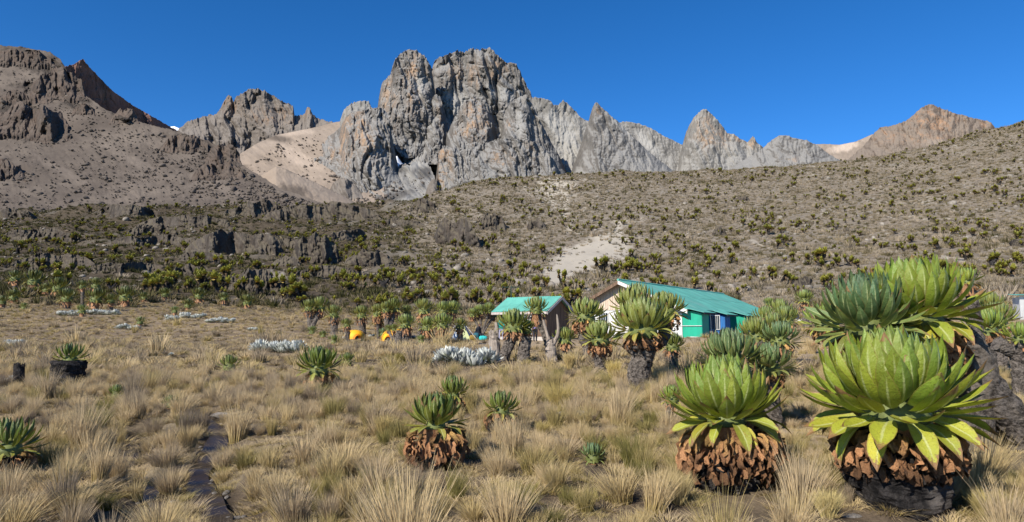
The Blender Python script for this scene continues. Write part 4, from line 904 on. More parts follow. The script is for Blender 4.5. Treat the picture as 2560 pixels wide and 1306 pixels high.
# --- edge row at the foot of the left hill
EDGE = [((36, 730), (37, 698), 34), ((86, 722), (86, 706), 48), ((118, 740), (116, 726), 28), ((146, 745), (146, 722), 44), ((168, 772), (168, 748), 42), ((206, 768), (206, 718), 26), ((238, 778), (240, 750), 46), ((278, 778), (277, 754), 30),
        ((316, 768), (314, 745), 46), ((34, 758), (34, 746), 34), ((242, 742), (240, 716), 34), ((362, 758), (360, 746), 24), ((415, 752), (412, 738), 28), ((8, 770), (6, 756), 26), ((470, 778), (470, 766), 28), ((500, 760), (498, 742), 34), ((560, 765), (560, 748), 26), ((620, 772), (618, 758), 34)]
ORD = 'first second third fourth fifth sixth seventh eighth ninth tenth eleventh twelfth thirteenth fourteenth fifteenth sixteenth seventeenth eighteenth'.split()
for i, (bp, hp, ww) in enumerate(sorted(EDGE)):
    groundsel('dark-trunked groundsel, %s from the left in the row under the left hill' % ORD[i], bp, [dict(o=hp, w=ww * 1.1, n=52, pal='far', dead=20, tw=ww * .36, up=False)], detail='j', group='row along the foot of the left hill')

# ------------------------------------------------------------------ stumps and snag
def stump(label, pts, material='trunk', rough=.4, extra=None, D=None):
    b = np.array(ghit(pts[0][0], pts[0][1])) if D is None else P(pts[0][0], pts[0][1], D)
    D = b[1]; pp = [P(x, y, D) - b for x, y, ww in pts]; pp[0][2] -= .12
    k = 14; path = smooth_path(pp, k); rr = np.interp(np.linspace(0, 1, k), np.linspace(0, 1, len(pts)), [ww * .5 * D / F for _, _, ww in pts])
    V, Fc = tube(path, rr, 16, rough, b[0])
    top = V[:, 2] > path[-1][2] - .05; V[top, 2] += rng.uniform(-.06, .08, top.sum())
    o = link('tree_stump', mesh('tree_stump', V, Fc, False), M[material]); o.location = b
    for e in extra or []:
        pp = [P(x, y, D) - b for x, y, ww in e]; V, Fc = tube(smooth_path(pp, 12), np.interp(np.linspace(0, 1, 12), np.linspace(0, 1, len(e)), [ww * .5 * D / F for _, _, ww in e]), 10, .3, 3)
        link('branch', mesh('branch', V, Fc, False), M['deadwood'], o)
    TOPS.append((b[0], b[1], .25))
    return tag(o, label, 'stump')
stump('narrow black tree stump standing in the left field', [(46, 968, 26), (47, 940, 25), (48, 914, 24)], 'btrunk', .2)
stump('dark stump with a pale scar in the grass below the tents', [(994, 876, 15), (996, 850, 20), (998, 828, 16)], 'trunk')
stump('split grey stump beside the white cabbage plants', [(1240, 905, 30), (1236, 860, 30), (1232, 828, 22)], 'deadwood', .5, extra=[[(1240, 860, 14), (1242, 825, 11), (1240, 806, 8)]])
stump('bare forked snag between the small hut and the slim groundsel', [(1378, 902, 34), (1376, 868, 28), (1374, 850, 18)], 'deadwood', .5, extra=[[(1382, 862, 14), (1395, 835, 9), (1394, 800, 6), (1392, 786, 2)], [(1374, 860, 12), (1366, 830, 8), (1358, 800, 6)]])
stump('low broken stump near the drooping groundsel', [(1086, 846, 10), (1087, 838, 12)], 'btrunk', .4)

# ------------------------------------------------------------------ white leaved plants
def cabbage_mesh(seed, n=34, closed=.6):
    r = random.Random(seed); VV, FF, AL, LC = [], [], [], []; off = 0
    for i in range(n):
        q = i / (n - 1); az = i * 2.39996 + r.uniform(-.2, .2); e = R(88 - (70 - 40 * closed) * q + r.uniform(-10, 10)); ln = .8 + .25 * q + r.uniform(-.1, .1)
        V, Fc, al, ac = leaf_arrays(1, .30, R(-25), R(20 + 40 * closed), .5, nl=4, nw=2, twist=r.uniform(-.4, .4), crumple=.05, seed=i, base=.4)
        m3 = np.array(Matrix.Rotation(az, 3, 'Z') @ Matrix.Rotation(-e, 3, 'Y'))
        V = V * ln @ m3.T + np.array([math.cos(az), math.sin(az), 0]) * (.05 + .22 * q) + np.array([0, 0, -.15 * q])
        f = r.uniform(.6, 1.15); c = np.array([.58, .59, .54]) * f
        VV.append(V); FF.append(Fc + off); off += len(V); AL.append(al); LC.append(np.tile([*np.minimum(c, .8), 1], (len(V), 1)))
    me = mesh('leaf_head', np.vstack(VV), np.vstack(FF), True, {'along': np.concatenate(AL)}, {'lc': np.vstack(LC)}); me.materials.append(M['white']); return me
CAB = [cabbage_mesh(i, 46, c) for i, c in enumerate((.6, .35, .15, .0))]
def white_plant(label, px, py, wpx, hpx, n, head, seed):
    b = ghit(px, py); D = b[1]; s = D / F; root = empty('white_leaved_plant', b, label, 'white plant', 'silvery white plants'); r = random.Random(seed)
    for i in range(n):
        dx = (r.random() - .5) * wpx * s; dy = (r.random()) * hpx * s * 1.4
        z = h1(b[0] + dx, b[1] + dy) - b[2] + head * s * (.05 + .5 * r.random())
        ob = bpy.data.objects.new('leaf_head', r.choice(CAB)); COL.objects.link(ob); ob.parent = root
        k = head * s * r.uniform(.5, 1.0)
        ob.matrix_local = Matrix.Translation((dx, dy, z)) @ Euler((r.uniform(-.3, .3), r.uniform(-.3, .3), r.uniform(0, 6)), 'XYZ').to_matrix().to_4x4() @ Matrix.Diagonal((k, k, k, 1))
    for dx in (-.3, 0, .3): TOPS.extend([(b[0] + dx * wpx * s, b[1] - .25, wpx * s * .2 + .2), (b[0] * .98 + dx * wpx * s, b[1] * .975 - .3, wpx * s * .2 + .2)])
WH = [('large silvery plant with cabbage-like heads left of the split stump', 1158, 915, 132, 30, 22, 38), ('wide silvery white plant above the big field groundsel', 690, 884, 106, 22, 26, 29), ('white plant at the left picture edge', 28, 866, 50, 12, 14, 16),
      ('round white clump with dark base in the left field', 314, 824, 46, 8, 11, 13), ('far white strip left of a small rosette', 172, 790, 56, 5, 22, 12), ('far white strip right of a small rosette', 252, 788, 74, 5, 28, 12),
      ('leftmost white clump of the three in the centre left', 425, 802, 34, 5, 12, 12), ('middle white clump of the three in the centre left', 478, 796, 60, 5, 20, 12), ('rightmost white clump of the three in the centre left', 549, 808, 66, 7, 22, 12),
      ('faint grey-white tuft above the wide silvery plant', 630, 828, 20, 5, 5, 9), ('small white tuft in front of the small groundsel by the left tent', 868, 850, 18, 5, 5, 11), ('small white tuft left of a grey-green rosette', 928, 845, 12, 4, 4, 9),
      ('small white tuft under the groundsel covering the right tent', 1020, 848, 34, 4, 8, 9), ('white tuft beside the narrow black stump', 18, 958, 22, 8, 4, 15), ('tiny white tuft alone in the left field', 426, 892, 16, 4, 3, 10)]
for i, q in enumerate(WH): white_plant(*q, seed=i * 7 + 3)

# ------------------------------------------------------------------ huts
M['roofg'] = paint('green_roof_sheet', (.11, .36, .285), .55, .15, .8, dirt=(.17, .33, .28), spec=.4)
M['greenw'] = paint('green_wall_sheet', (.012, .30, .185), .45, .15, 1.5, stretch=(1, 1, .3), spec=.4)
M['bluew'] = paint('blue_boards', (.018, .115, .32), .6, .3, 2.5, stretch=(2, 2, .3), dirt=(.05, .09, .16))
M['whitew'] = paint('white_wall', (.60, .59, .56), .8, .12, 1.5, stretch=(1, 1, .4), dirt=(.42, .39, .34))
M['wood'] = paint('weathered_boards', (.27, .185, .12), .85, .4, 2.2, stretch=(3, 3, .25), bumpd=.01)
M['woodd'] = paint('dark_brown_boards', (.135, .085, .055), .85, .45, 2.4, stretch=(3, 3, .25), bumpd=.01)
M['paleboard'] = paint('pale_boards', (.52, .41, .31), .85, .25, 2.2, stretch=(3, 3, .2), bumpd=.01)
M['fascia'] = paint('white_fascia', (.62, .58, .54), .7, .1, 3)
M['greyfascia'] = paint('grey_fascia', (.42, .36, .33), .7, .15, 3)
M['concrete'] = paint('concrete', (.40, .36, .31), .9, .2, 2, bumpd=.01)
M['glass'] = paint('dark_glass', (.02, .03, .04), .12, .2, 2, spec=.5)
M['pipe'] = paint('grey_pipe', (.48, .48, .46), .5, .1, 4, spec=.5)
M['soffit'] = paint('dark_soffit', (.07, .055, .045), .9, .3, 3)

def corrugated(p0, p1, q0, q1, pitch=.16, amp=.028, nrm=(0, 0, 1)):
    """sheet between the edges p0-p1 (upper) and q0-q1 (lower), waves across the p0-p1 direction"""
    p0, p1, q0, q1 = [np.array(x, float) for x in (p0, p1, q0, q1)]
    n = max(4, int(np.linalg.norm(p1 - p0) / pitch)) * 2; t = np.linspace(0, 1, n + 1)[:, None]
    a = amp * np.where(np.arange(n + 1) % 2, 1, 0)[:, None] * np.array(nrm)
    U = p0 + (p1 - p0) * t + a; L = q0 + (q1 - q0) * t + a
    th = np.array(nrm) * -.02
    V = np.concatenate([U, L, U + th, L + th], 0); k = n + 1; Fc = []
    for i in range(n):
        Fc.append([i, i + 1, k + i + 1, k + i]); Fc.append([2 * k + i + 1, 2 * k + i, 3 * k + i, 3 * k + i + 1])
    Fc += [[0, k, 3 * k, 2 * k], [k - 1, 3 * k - 1, 4 * k - 1, 2 * k - 1]]
    return V, np.array(Fc)
class Frame:
    """local frame of a hut: origin at its near corner; a along the gable, s along the ridge, z up"""
    def __init__(s, org, ga, ax): s.o = np.array(org, float); s.g = np.array([ga[0], ga[1], 0.0]); s.x = np.array([ax[0], ax[1], 0.0])
    def __call__(s, a, d, z): return s.g * a + s.x * d + np.array([0, 0, z])
def boards(root, fr, a0, a1, s, z0, ztop, material, name='plank', wd=.2, out=-.03, axis='a'):
    n = max(1, int(round((a1 - a0) / wd))); w = (a1 - a0) / n
    for i in range(n):
        u0, u1 = a0 + i * w + .008, a0 + (i + 1) * w - .008; j = rnd.uniform(0, .012)
        f = (lambda a, z, o: fr(a, s + o, z)) if axis == 'a' else (lambda a, z, o: fr(s + o, a, z))
        poly = [f(u0, z0, 0), f(u1, z0, 0), f(u1, ztop(u1), 0), f(u0, ztop(u0), 0)]
        off = f(0, 0, out - j) - f(0, 0, 0)
        MB().slab(poly, off).build(name, M[material], root)

# --- the long hut
cpt = P(1707, 845, 58.0); base_z = cpt[2]
ax = np.array([.583, .8125]); ga = np.array([-.8125, .583])
hut = empty('mountain_hut', cpt, 'long hut with green metal roof, white gable and green and blue side walls', 'hut')
fr = Frame(cpt, ga, ax); LEN = 27.0; WID = 8.7; AP = 5.6
zE, zA, zL = 2.62, 5.0, 3.45           # right wall top, ridge, left wall top
def gtop(a): return zE + (zA - zE) * a / AP if a < AP else zA + (zL - zA) * (a - AP) / (WID - AP)
boards(hut, fr, 0, WID, 0, 2.45, lambda a: gtop(a) - .06, 'paleboard', wd=.24)
boards(hut, fr, 0, WID, 0, 0, lambda a: 2.42, 'whitew', name='wall_panel', wd=.62, out=-.04)
core = MB().slab([fr(.05, .04, 0), fr(WID, .04, 0), fr(WID, .04, zL - .1), fr(AP, .04, zA - .12), fr(.05, .04, zE - .1)], fr(0, LEN, 0)).build('inner_wall', M['bluew'], hut)
MB().slab([fr(-1.9, -.12, -.9), fr(WID + .15, -.12, -.9), fr(WID + .15, -.12, 0), fr(-1.9, -.12, 0)], fr(0, LEN + .3, 0)).build('foundation', M['concrete'], hut)
OV = .75
def roofpt(a, s): return fr(a, s, gtop(a) if 0 <= a <= WID else (zE + (zA - zE) * a / AP if a < 0 else zL + (zL - zA) * (a - WID) / (WID - AP))) + np.array([0, 0, .06])
nsh = 9
for i in range(nsh):
    s0, s1 = -.7 + (LEN + 1.2) * i / nsh, -.7 + (LEN + 1.2) * (i + 1) / nsh + .06
    for j, (a0, a1) in enumerate(((AP, AP * .48), (AP * .52, -OV))):
        lift = np.array([0, 0, .02 * (1 - j) + .012 * (i % 2) + rnd.uniform(0, .012)])
        V, Fc = corrugated(roofpt(a0, s0) + lift, roofpt(a0, s1) + lift, roofpt(a1, s0) + lift, roofpt(a1, s1) + lift, .2, .035)
        link('roof_sheet', mesh('roof_sheet', V, Fc), M['roofg'], hut)
    V, Fc = corrugated(roofpt(AP, s0), roofpt(AP, s1), roofpt(WID + .6, s0), roofpt(WID + .6, s1), .2, .035)
    link('roof_sheet', mesh('roof_sheet', V, Fc), M['roofg'], hut)
MB().tube([roofpt(AP, -.75) + np.array([0, 0, .06]), roofpt(AP, LEN + .55) + np.array([0, 0, .06])], [.11, .11], 6).build('ridge_cap', M['roofg'], hut)
for a0, a1, mm in ((AP, -OV, 'fascia'), (AP, WID + .6, 'woodd')):
    p, q = roofpt(a0, -.74), roofpt(a1, -.74)
    MB().slab([p + [0, 0, -.34], q + [0, 0, -.34], q + [0, 0, -.03], p + [0, 0, -.03]], fr(0, -.05, 0)).build('barge_board', M[mm], hut)
MB().slab([roofpt(AP, -.68) - [0, 0, .10], roofpt(-OV, -.68) - [0, 0, .10], roofpt(-OV, -.02) - [0, 0, .10], roofpt(AP, -.02) - [0, 0, .10]], (0, 0, -.02)).build('soffit', M['soffit'], hut)
MB().slab([roofpt(AP, -.68) - [0, 0, .10], roofpt(WID + .55, -.68) - [0, 0, .10], roofpt(WID + .55, -.02) - [0, 0, .10], roofpt(AP, -.02) - [0, 0, .10]], (0, 0, -.02)).build('soffit', M['soffit'], hut)
def window(root, fr, a0, a1, s, z0, z1, fm='pipe', bars=4, out=-.06, axis='a'):
    f = (lambda a, z, o: fr(a, s + o, z)) if axis == 'a' else (lambda a, z, o: fr(s + o, a, z))
    wdw = MB().slab([f(a0, z0, 0), f(a1, z0, 0), f(a1, z1, 0), f(a0, z1, 0)], f(0, 0, out) - f(0, 0, 0)).build('window', M['glass'], root)
    m_ = MB()
    for (u0, u1, w0, w1) in ((a0 - .06, a1 + .06, z0 - .06, z0), (a0 - .06, a1 + .06, z1, z1 + .06), (a0 - .06, a0, z0, z1), (a1, a1 + .06, z0, z1)):
        m_.slab([f(u0, w0, out * 1.4), f(u1, w0, out * 1.4), f(u1, w1, out * 1.4), f(u0, w1, out * 1.4)], f(0, 0, .05) - f(0, 0, 0))
    m_.build('window_frame', M[fm], wdw)
    for i in range(bars):
        u = a0 + (a1 - a0) * (i + 1) / (bars + 1)
        MB().slab([f(u - .018, z0, out * 1.5), f(u + .018, z0, out * 1.5), f(u + .018, z1, out * 1.5), f(u - .018, z1, out * 1.5)], f(0, 0, .03) - f(0, 0, 0)).build('window_bar', M[fm], wdw)
window(hut, fr, 7.0, 7.9, -.06, 1.0, 2.2, 'whitew', 3)
# annexes standing out from the long side wall: (s0, s1, depth, front material, height)
for k, (s0, s1, dp, fm, hh) in enumerate(((0.0, 1.7, 1.70, 'greenw', 2.45), (6.0, 7.6, 1.65, 'bluew', 2.4), (12.0, 13.6, 1.7, 'greenw', 2.4), (17.6, 19.2, 1.6, 'bluew', 2.35), (23, 24.6, 1.6, 'greenw', 2.3))):
    an = MB().slab([fr(-.02, s0 + .05, 0), fr(-dp + .05, s0 + .05, 0), fr(-dp + .05, s0 + .05, hh - .45), fr(-.02, s0 + .05, hh - .02)], fr(0, s1 - s0 - .1, 0)).build('annex', M['greenw'] if fm == 'greenw' else M['bluew'], hut)
    if fm == 'greenw':
        V, Fc = corrugated(fr(-.0, s0, hh), fr(-dp, s0, hh - .42), fr(-.0, s0, 0), fr(-dp, s0, 0), .14, .02, (-ax[0], -ax[1], 0)); link('wall_sheet', mesh('wall_sheet', V, Fc), M[fm], an)
        V, Fc = corrugated(fr(-dp, s0, hh - .44), fr(-dp, s1, hh - .44), fr(-dp, s0, 0), fr(-dp, s1, 0), .14, .02, (-ga[0], -ga[1], 0)); link('wall_sheet', mesh('wall_sheet', V, Fc), M[fm], an)
    else:
        boards(hut, fr, -dp, 0, s0 + .03, 0, lambda a: hh - .45 + .4 * (a + dp) / dp, fm, wd=.26)
        if k == 1: window(an, fr, -1.15, -.4, s0 - .02, .75, 1.95, 'pipe', 4)
    # its lean-to sheet carries on the slope of the main roof
    V, Fc = corrugated(fr(.1, s0 - .45, zE + .02), fr(.1, s1 + 1.0, zE + .02), fr(-dp - .35, s0 - .45, hh - .35), fr(-dp - .35, s1 + 1.0, hh - .35), .2, .03); link('roof_sheet', mesh('roof_sheet', V, Fc), M['roofg'], an)
    MB().slab([fr(-dp - .36, s0 - .45, hh - .50), fr(-dp - .36, s1 + 1.0, hh - .50), fr(-dp - .36, s1 + 1.0, hh - .39), fr(-dp - .36, s0 - .45, hh - .39)], fr(-.03, 0, 0)).build('eave_board', M['soffit'], an)
    if fm == 'greenw':
        c = fr(-dp - .12, s1 + .1, 0)
        MB().tube([c + [0, 0, -.2], c + [0, 0, 1.5], c + fr(.06, 0, 2.05)], [.045] * 3, 8).build('downpipe', M['pipe'], an)
MB().tube([fr(1.1, -.08, 1.0), fr(-1.72, -.08, 1.0)], [.03, .03], 8).build('water_pipe', M['pipe'], hut)
MB().tube([fr(-.7, -.12, .06), fr(-1.4, -.16, .04), fr(-2.3, -.25, -.12)], [.05] * 3, 8).build('waste_pipe', M['pipe'], hut)
TOPS += [(float(fr(a, s, 0)[0] + cpt[0]), float(fr(a, s, 0)[1] + cpt[1]), 2.6) for a in np.arange(-1, 9, 2) for s in np.arange(0, 28, 2)]
# blue boarded door in the first bay
MB().slab([fr(-.02, 3.0, 0), fr(-.02, 3.9, 0), fr(-.02, 3.9, 2.0), fr(-.02, 3.0, 2.0)], fr(-.05, 0, 0)).build('door', M['bluew'], hut)

# --- the small wooden hut
c2 = P(1366, 846, 50.0); ga2 = np.array([.53, .848]); ax2 = np.array([-.848, .53])
sh = empty('wooden_shed', c2, 'small brown wooden hut with green pitched roof left of the long hut', 'hut')
f2 = Frame(c2, ga2, ax2); W2, L2 = 3.5, 4.1; e2, r2 = 2.15, 3.05
def g2(a): return e2 + (r2 - e2) * (1 - abs(a - W2 / 2) / (W2 / 2))
boards(sh, f2, 0, W2, 0, .12, g2, 'woodd', wd=.2)
boards(sh, f2, 0, L2, 0, .12, lambda a: e2, 'woodd', wd=.22, axis='s')
MB().slab([f2(.05, .04, .1), f2(W2, .04, .1), f2(W2, .04, e2 - .05), f2(W2 / 2, .04, r2 - .08), f2(.05, .04, e2 - .05)], f2(0, L2, 0)).build('inner_wall', M['woodd'], sh)
MB().slab([f2(-.1, -.1, -.5), f2(W2 + .1, -.1, -.5), f2(W2 + .1, -.1, .1), f2(-.1, -.1, .1)], f2(0, L2 + .2, 0)).build('foundation', M['concrete'], sh)
def rp2(a, s): return f2(a, s, r2 - (r2 - e2) * abs(a - W2 / 2) / (W2 / 2) + .08)
for i in range(5):
    s0, s1 = -.35 + (L2 + .7) * i / 5, -.35 + (L2 + .7) * (i + 1) / 5 + .05; lf = np.array([0, 0, .012 * (i % 2)])
    for aa_ in (-.55, W2 + .5):
        V, Fc = corrugated(rp2(W2 / 2, s0) + lf, rp2(W2 / 2, s1) + lf, rp2(aa_, s0) + lf, rp2(aa_, s1) + lf, .17, .03); link('roof_sheet', mesh('roof_sheet', V, Fc), M['roofg'], sh)
for aa_ in (-.55, W2 + .5):
    p, q = rp2(W2 / 2, -.38), rp2(aa_, -.38)
    MB().slab([p + [0, 0, -.24], q + [0, 0, -.24], q + [0, 0, -.02], p + [0, 0, -.02]], f2(0, -.04, 0)).build('barge_board', M['greyfascia'], sh)
p, q = rp2(-.55, -.35), rp2(-.55, L2 + .35)
MB().slab([p + [0, 0, -.2], q + [0, 0, -.2], q + [0, 0, -.02], p + [0, 0, -.02]], f2(-.03, 0, 0)).build('eave_board', M['greyfascia'], sh)
MB().slab([f2(-.03, 1.2, .12), f2(-.03, 2.1, .12), f2(-.03, 2.1, 1.95), f2(-.03, 1.2, 1.95)], f2(-.05, 0, 0)).build('door', M['whitew'], sh)
TOPS += [(float(f2(a, s, 0)[0] + c2[0]), float(f2(a, s, 0)[1] + c2[1]), 1.6) for a in (0, 1.7, 3.4) for s in (0, 2, 4)]
# --- shed at the right edge
c3 = P(2552, 797, 60.0); s3 = empty('white_shed', c3, 'white shed with flat green roof cut by the right picture edge', 'shed')
f3 = Frame(c3, (.97, .24), (.38, .92))
boards(s3, f3, 0, 2.6, 0, 0, lambda a: 1.95, 'whitew', name='wall_panel', wd=.65)
MB().slab([f3(.05, .04, -.3), f3(2.6, .04, -.3), f3(2.6, .04, 1.9), f3(.05, .04, 1.9)], f3(0, 2.2, 0)).build('inner_wall', M['whitew'], s3)
V, Fc = corrugated(f3(-.3, 2.5, 2.25), f3(2.9, 2.5, 2.25), f3(-.3, -.4, 2.02), f3(2.9, -.4, 2.02), .17, .03); link('roof_sheet', mesh('roof_sheet', V, Fc), M['roofg'], s3)
MB().slab([f3(-.1, -.1, -.6), f3(2.7, -.1, -.6), f3(2.7, -.1, 0), f3(-.1, -.1, 0)], f3(0, 2.4, 0)).build('foundation', M['concrete'], s3)

# --- mast behind the small hut
mb_ = P(1278, 775, 62.0); mb_[2] = h1(mb_[0], mb_[1])
mast = empty('mast', mb_, 'thin dark mast with a crossbar behind the small wooden hut', 'mast')
hgt = P(1278, 713, 62.0)[2] - mb_[2]; s_ = 62 / F
M['mast'] = paint('dark_green_metal', (.03, .06, .045), .6, .2, 4)
MB().tube([(0, 0, -.2), (0, 0, hgt)], [.05, .04], 8).build('pole', M['mast'], mast)
MB().box((0, 0, hgt - .2), (46 * s_, .05, .05)).build('crossbar', M['mast'], mast)
for dx in (-20, -8, 8, 20): MB().box((dx * s_, 0, hgt - .12), (.04, .3, .12)).build('antenna_rod', M['mast'], mast)

# ------------------------------------------------------------------ tents
def fabric(name, col): return paint(name, col, .6, .08, 2.0, spec=.3)
M['yellow'] = fabric('yellow_tent_cloth', (.80, .40, .015)); M['orange'] = fabric('orange_tent_cloth', (.62, .19, .012)); M['tgrey'] = fabric('grey_tent_cloth', (.47, .50, .60)); M['tlight'] = fabric('pale_tent_cloth', (.62, .66, .72)); M['tdark'] = fabric('tent_inside', (.02, .02, .03)); M['tyel'] = fabric('pale_yellow_cloth', (.55, .58, .30))
def dome_tent(label, px, py, D, wpx, rz):
    b = P(px, py, D); b[2] = h1(b[0], b[1]); Rr = wpx * D / F / 2
    t_ = empty('dome_tent', b, label, 'tent', 'yellow dome tents'); t_.rotation_euler = (0, 0, rz)
    nu, nv = 28, 10; V = []
    for j in range(nv + 1):
        v = j / nv
        for i in range(nu):
            th = 2 * math.pi * i / nu; r_ = math.cos(v * math.pi / 2) ** .75; k = 1 + .05 * math.cos(4 * th)
            V.append((Rr * 1.15 * r_ * k * math.cos(th), Rr * r_ * k * math.sin(th), Rr * 1.0 * math.sin(v * math.pi / 2) ** .9))
    link('canopy', mesh('canopy', V, gridfaces(nu, nv + 1, True), True), M['yellow'], t_)
    # porch hood and dark opening
    V = []
    for j in range(5):
        for i in range(9):
            th = math.pi * i / 8; k = 1 - .12 * j
            V.append((Rr * .62 * k * math.cos(th), -Rr * (.55 + .17 * j * (1 if j < 4 else 1)), Rr * .78 * k * math.sin(th)))
    link('porch', mesh('porch', V, gridfaces(9, 5), True), M['orange'], t_)
    MB().slab([(-Rr * .22, -Rr * 1.10, 0), (Rr * .22, -Rr * 1.10, 0), (0, -Rr * 1.08, Rr * .36)], (0, -.02, 0)).build('door', M['tdark'], t_)
    for sgn in (-1, 1):
        pts = [(Rr * 1.17 * math.cos(th) * .72, Rr * 1.02 * sgn * math.cos(th) * .72, Rr * 1.01 * math.sin(th) ** .9 if math.sin(th) > 0 else 0) for th in np.linspace(0, math.pi, 13)]
        MB().tube(pts, [.018] * 13, 5).build('tent_pole', M['mast'], t_)
    TOPS.append((b[0], b[1], Rr))
dome_tent('yellow dome tent at the left, beside a dark-trunked groundsel', 887, 815, 51, 46, .5)
dome_tent('yellow dome tent at the right, half covered by a groundsel', 988, 827, 47.5, 62, -.3)
b = P(1152, 826, 50); b[2] = h1(b[0], b[1]); s_ = 50 / F
tg = empty('ridge_tent', b, 'grey pointed tent with a dark entrance left of the small hut', 'tent')
hw, hh, dl = 22 * s_, 54 * s_, 2.6
nu = 12; V = []
for j, yy_ in enumerate((0, dl * .33, dl * .66, dl)):
    for i in range(nu + 1):
        u = i / nu * 2 - 1; sag = -.10 * math.sin(math.pi * abs(u)) * .9
        V.append((u * hw * (1.25 if j == 0 else 1.3), yy_, max(0.0, (1 - abs(u)) * hh * (1, .96, .95, .97)[j] + sag * hh * .8)))
link('canopy', mesh('canopy', V, gridfaces(nu + 1, 4), True), M['tgrey'], tg)
MB().slab([(-hw * 1.2, .02, 0), (-.14, .02, 0), (-.12, .02, hh * .8), (0, .02, hh * .97)], (0, .02, 0)).build('front_panel', M['tlight'], tg)
MB().slab([(.16, .02, 0), (hw * 1.2, .02, 0), (0.02, .02, hh * .96), (.10, .02, hh * .8)], (0, .02, 0)).build('front_panel', M['tyel'], tg)
MB().slab([(-.13, .05, 0), (.15, .05, 0), (.09, .05, hh * .8), (-.11, .05, hh * .8)], (0, .02, 0)).build('door', M['tdark'], tg)
for sx_ in (-1, 1):
    MB().tube([(0, -.02, hh), (sx_ * hw * 2.0, -.9, 0)], [.01, .01], 5).build('guy_line', M['tlight'], tg)
TOPS.append((b[0], b[1] + 1, 1.4))

# ------------------------------------------------------------------ people
M['skin'] = paint('skin', (.22, .12, .075), .6, .1, 8); M['hair'] = paint('hair', (.012, .01, .009), .7, .2, 10)
def person(label, loc, rz, top, legs, pose='stand', headc=None, extra=None):
    """one continuous skinned body; faces -y before turning"""
    S = pose == 'sit'; hipz = .42 if S else .92
    V = [(0, 0, hipz), (0, 0, hipz + .22), (0, -.01 if not S else -.06, hipz + .46), (0, -.02 if not S else -.09, hipz + .58), (0, -.05 if not S else -.12, hipz + .70), (0, -.05 if not S else -.12, hipz + .84)]
    Rd = [.15, .14, .155, .06, .10, .085]; E = [(0, 1), (1, 2), (2, 3), (3, 4), (4, 5)]
    def add(parent, pts):
        p = parent
        for (c, r_) in pts: V.append(c); Rd.append(r_); E.append((p, len(V) - 1)); p = len(V) - 1
        return p
    for s in (-1, 1):
        if S: add(0, [((s * .11, -.12, hipz - .02), .105), ((s * .14, -.42, hipz + .06), .075), ((s * .13, -.40, .10), .05), ((s * .13, -.52, .04), .045)])
        else: add(0, [((s * .10, 0, .80), .115), ((s * .11, -.02 + .05 * s, .48), .075), ((s * .11, .02 + .08 * s, .10), .05), ((s * .12, -.12 + .08 * s, .045), .045)])
        wr = add(2, [((s * .19, 0, hipz + .47), .075), ((s * .25, .03, hipz + .20), .052), ((s * (.22 if extra != 'carry' else .18), -.12, hipz + .0), .04), ((s * .21, -.15, hipz - .06), .036)])
        x, y, z = V[wr]
        for k, (dx, ln) in enumerate(((-.03, .055), (-.01, .075), (.01, .08), (.03, .065))): add(wr, [((x + dx * .9, y - .02, z - ln * .6), .010), ((x + dx, y - .01, z - ln - .03), .008)])
        add(wr, [((x - s * .035, y - .045, z - .01), .011), ((x - s * .04, y - .06, z - .045), .009)])
    me = bpy.data.meshes.new('person'); me.from_pydata(V, E, []); ob = bpy.data.objects.new('person', me); COL.objects.link(ob)
    sk = ob.modifiers.new('skin', 'SKIN'); ob.modifiers.new('sub', 'SUBSURF').levels = 1
    for i, d in enumerate(me.skin_vertices[0].data): d.radius = (Rd[i], Rd[i] * (.75 if i < 3 else 1)); d.use_root = (i == 0)
    dg = bpy.context.evaluated_depsgraph_get(); nm = bpy.data.meshes.new_from_object(ob.evaluated_get(dg))
    ob.modifiers.clear(); ob.data = nm; nm.materials.clear()
    for m_ in (top, legs, 'skin', 'hair' if headc is None else headc, 'hair'): nm.materials.append(M[m_])
    for p in nm.polygons:
        c = p.center
        if c.z > hipz + .60: p.material_index = 3 if (c.z > hipz + .78 or c.y > V[4][1] + .03) else 2
        elif c.z > hipz - .02 and abs(c.x) < .36 and not (c.z < hipz + .02 and abs(c.x) > .17): p.material_index = 0
        elif abs(c.x) > .155 and c.y < -.09 and c.z > hipz - .25 and not S: p.material_index = 2
        elif c.z < .10: p.material_index = 4
        else: p.material_index = 1
        p.use_smooth = True
    ob.location = loc; ob.rotation_euler = (0, 0, rz); me.name = 'skeleton'
    # face: nose, eyes and ears as one small child
    y0 = V[4][1]; f = MB()
    f.box((0, y0 - .115, hipz + .72), (.022, .03, .04)); f.box((-.035, y0 - .098, hipz + .755), (.02, .012, .012)); f.box((.035, y0 - .098, hipz + .755), (.02, .012, .012)); f.box((0, y0 - .10, hipz + .672), (.045, .012, .012))
    for s in (-1, 1): f.box((s * .10, y0, hipz + .74), (.015, .04, .06))
    f.build('face', M['skin'], ob)
    return tag(ob, label, 'person')
for k, c in (('jteal', (.0, .27, .24)), ('jred', (.55, .012, .015)), ('jpurple', (.22, .17, .34)), ('jorange', (.55, .22, .14)), ('jnavy', (.025, .03, .07)), ('jdark', (.02, .022, .03)), ('pgrey', (.27, .27, .36)), ('pdark', (.03, .03, .04)), ('jwhite', (.6, .6, .58))):
    M[k] = paint(k + '_cloth', c, .85, .15, 6, spec=.15)
def at(px, py, D): b = P(px, py, D); b[2] = h1(b[0], b[1]); return tuple(b)
person('person in a teal jacket seen from behind, walking near the small hut', at(1253, 852, 50), math.pi * .85, 'jteal', 'pgrey')
person('person in a lavender top and dark trousers by the wall of the small hut', at(1338, 848, 46), .3, 'jpurple', 'pdark')
person('person in dark clothes crouching between the grey tent and the small hut', at(1196, 833, 51), .8, 'jdark', 'pdark', 'sit')
zb = h1(float(P(1895, 790, 92)[0]), 92.0)
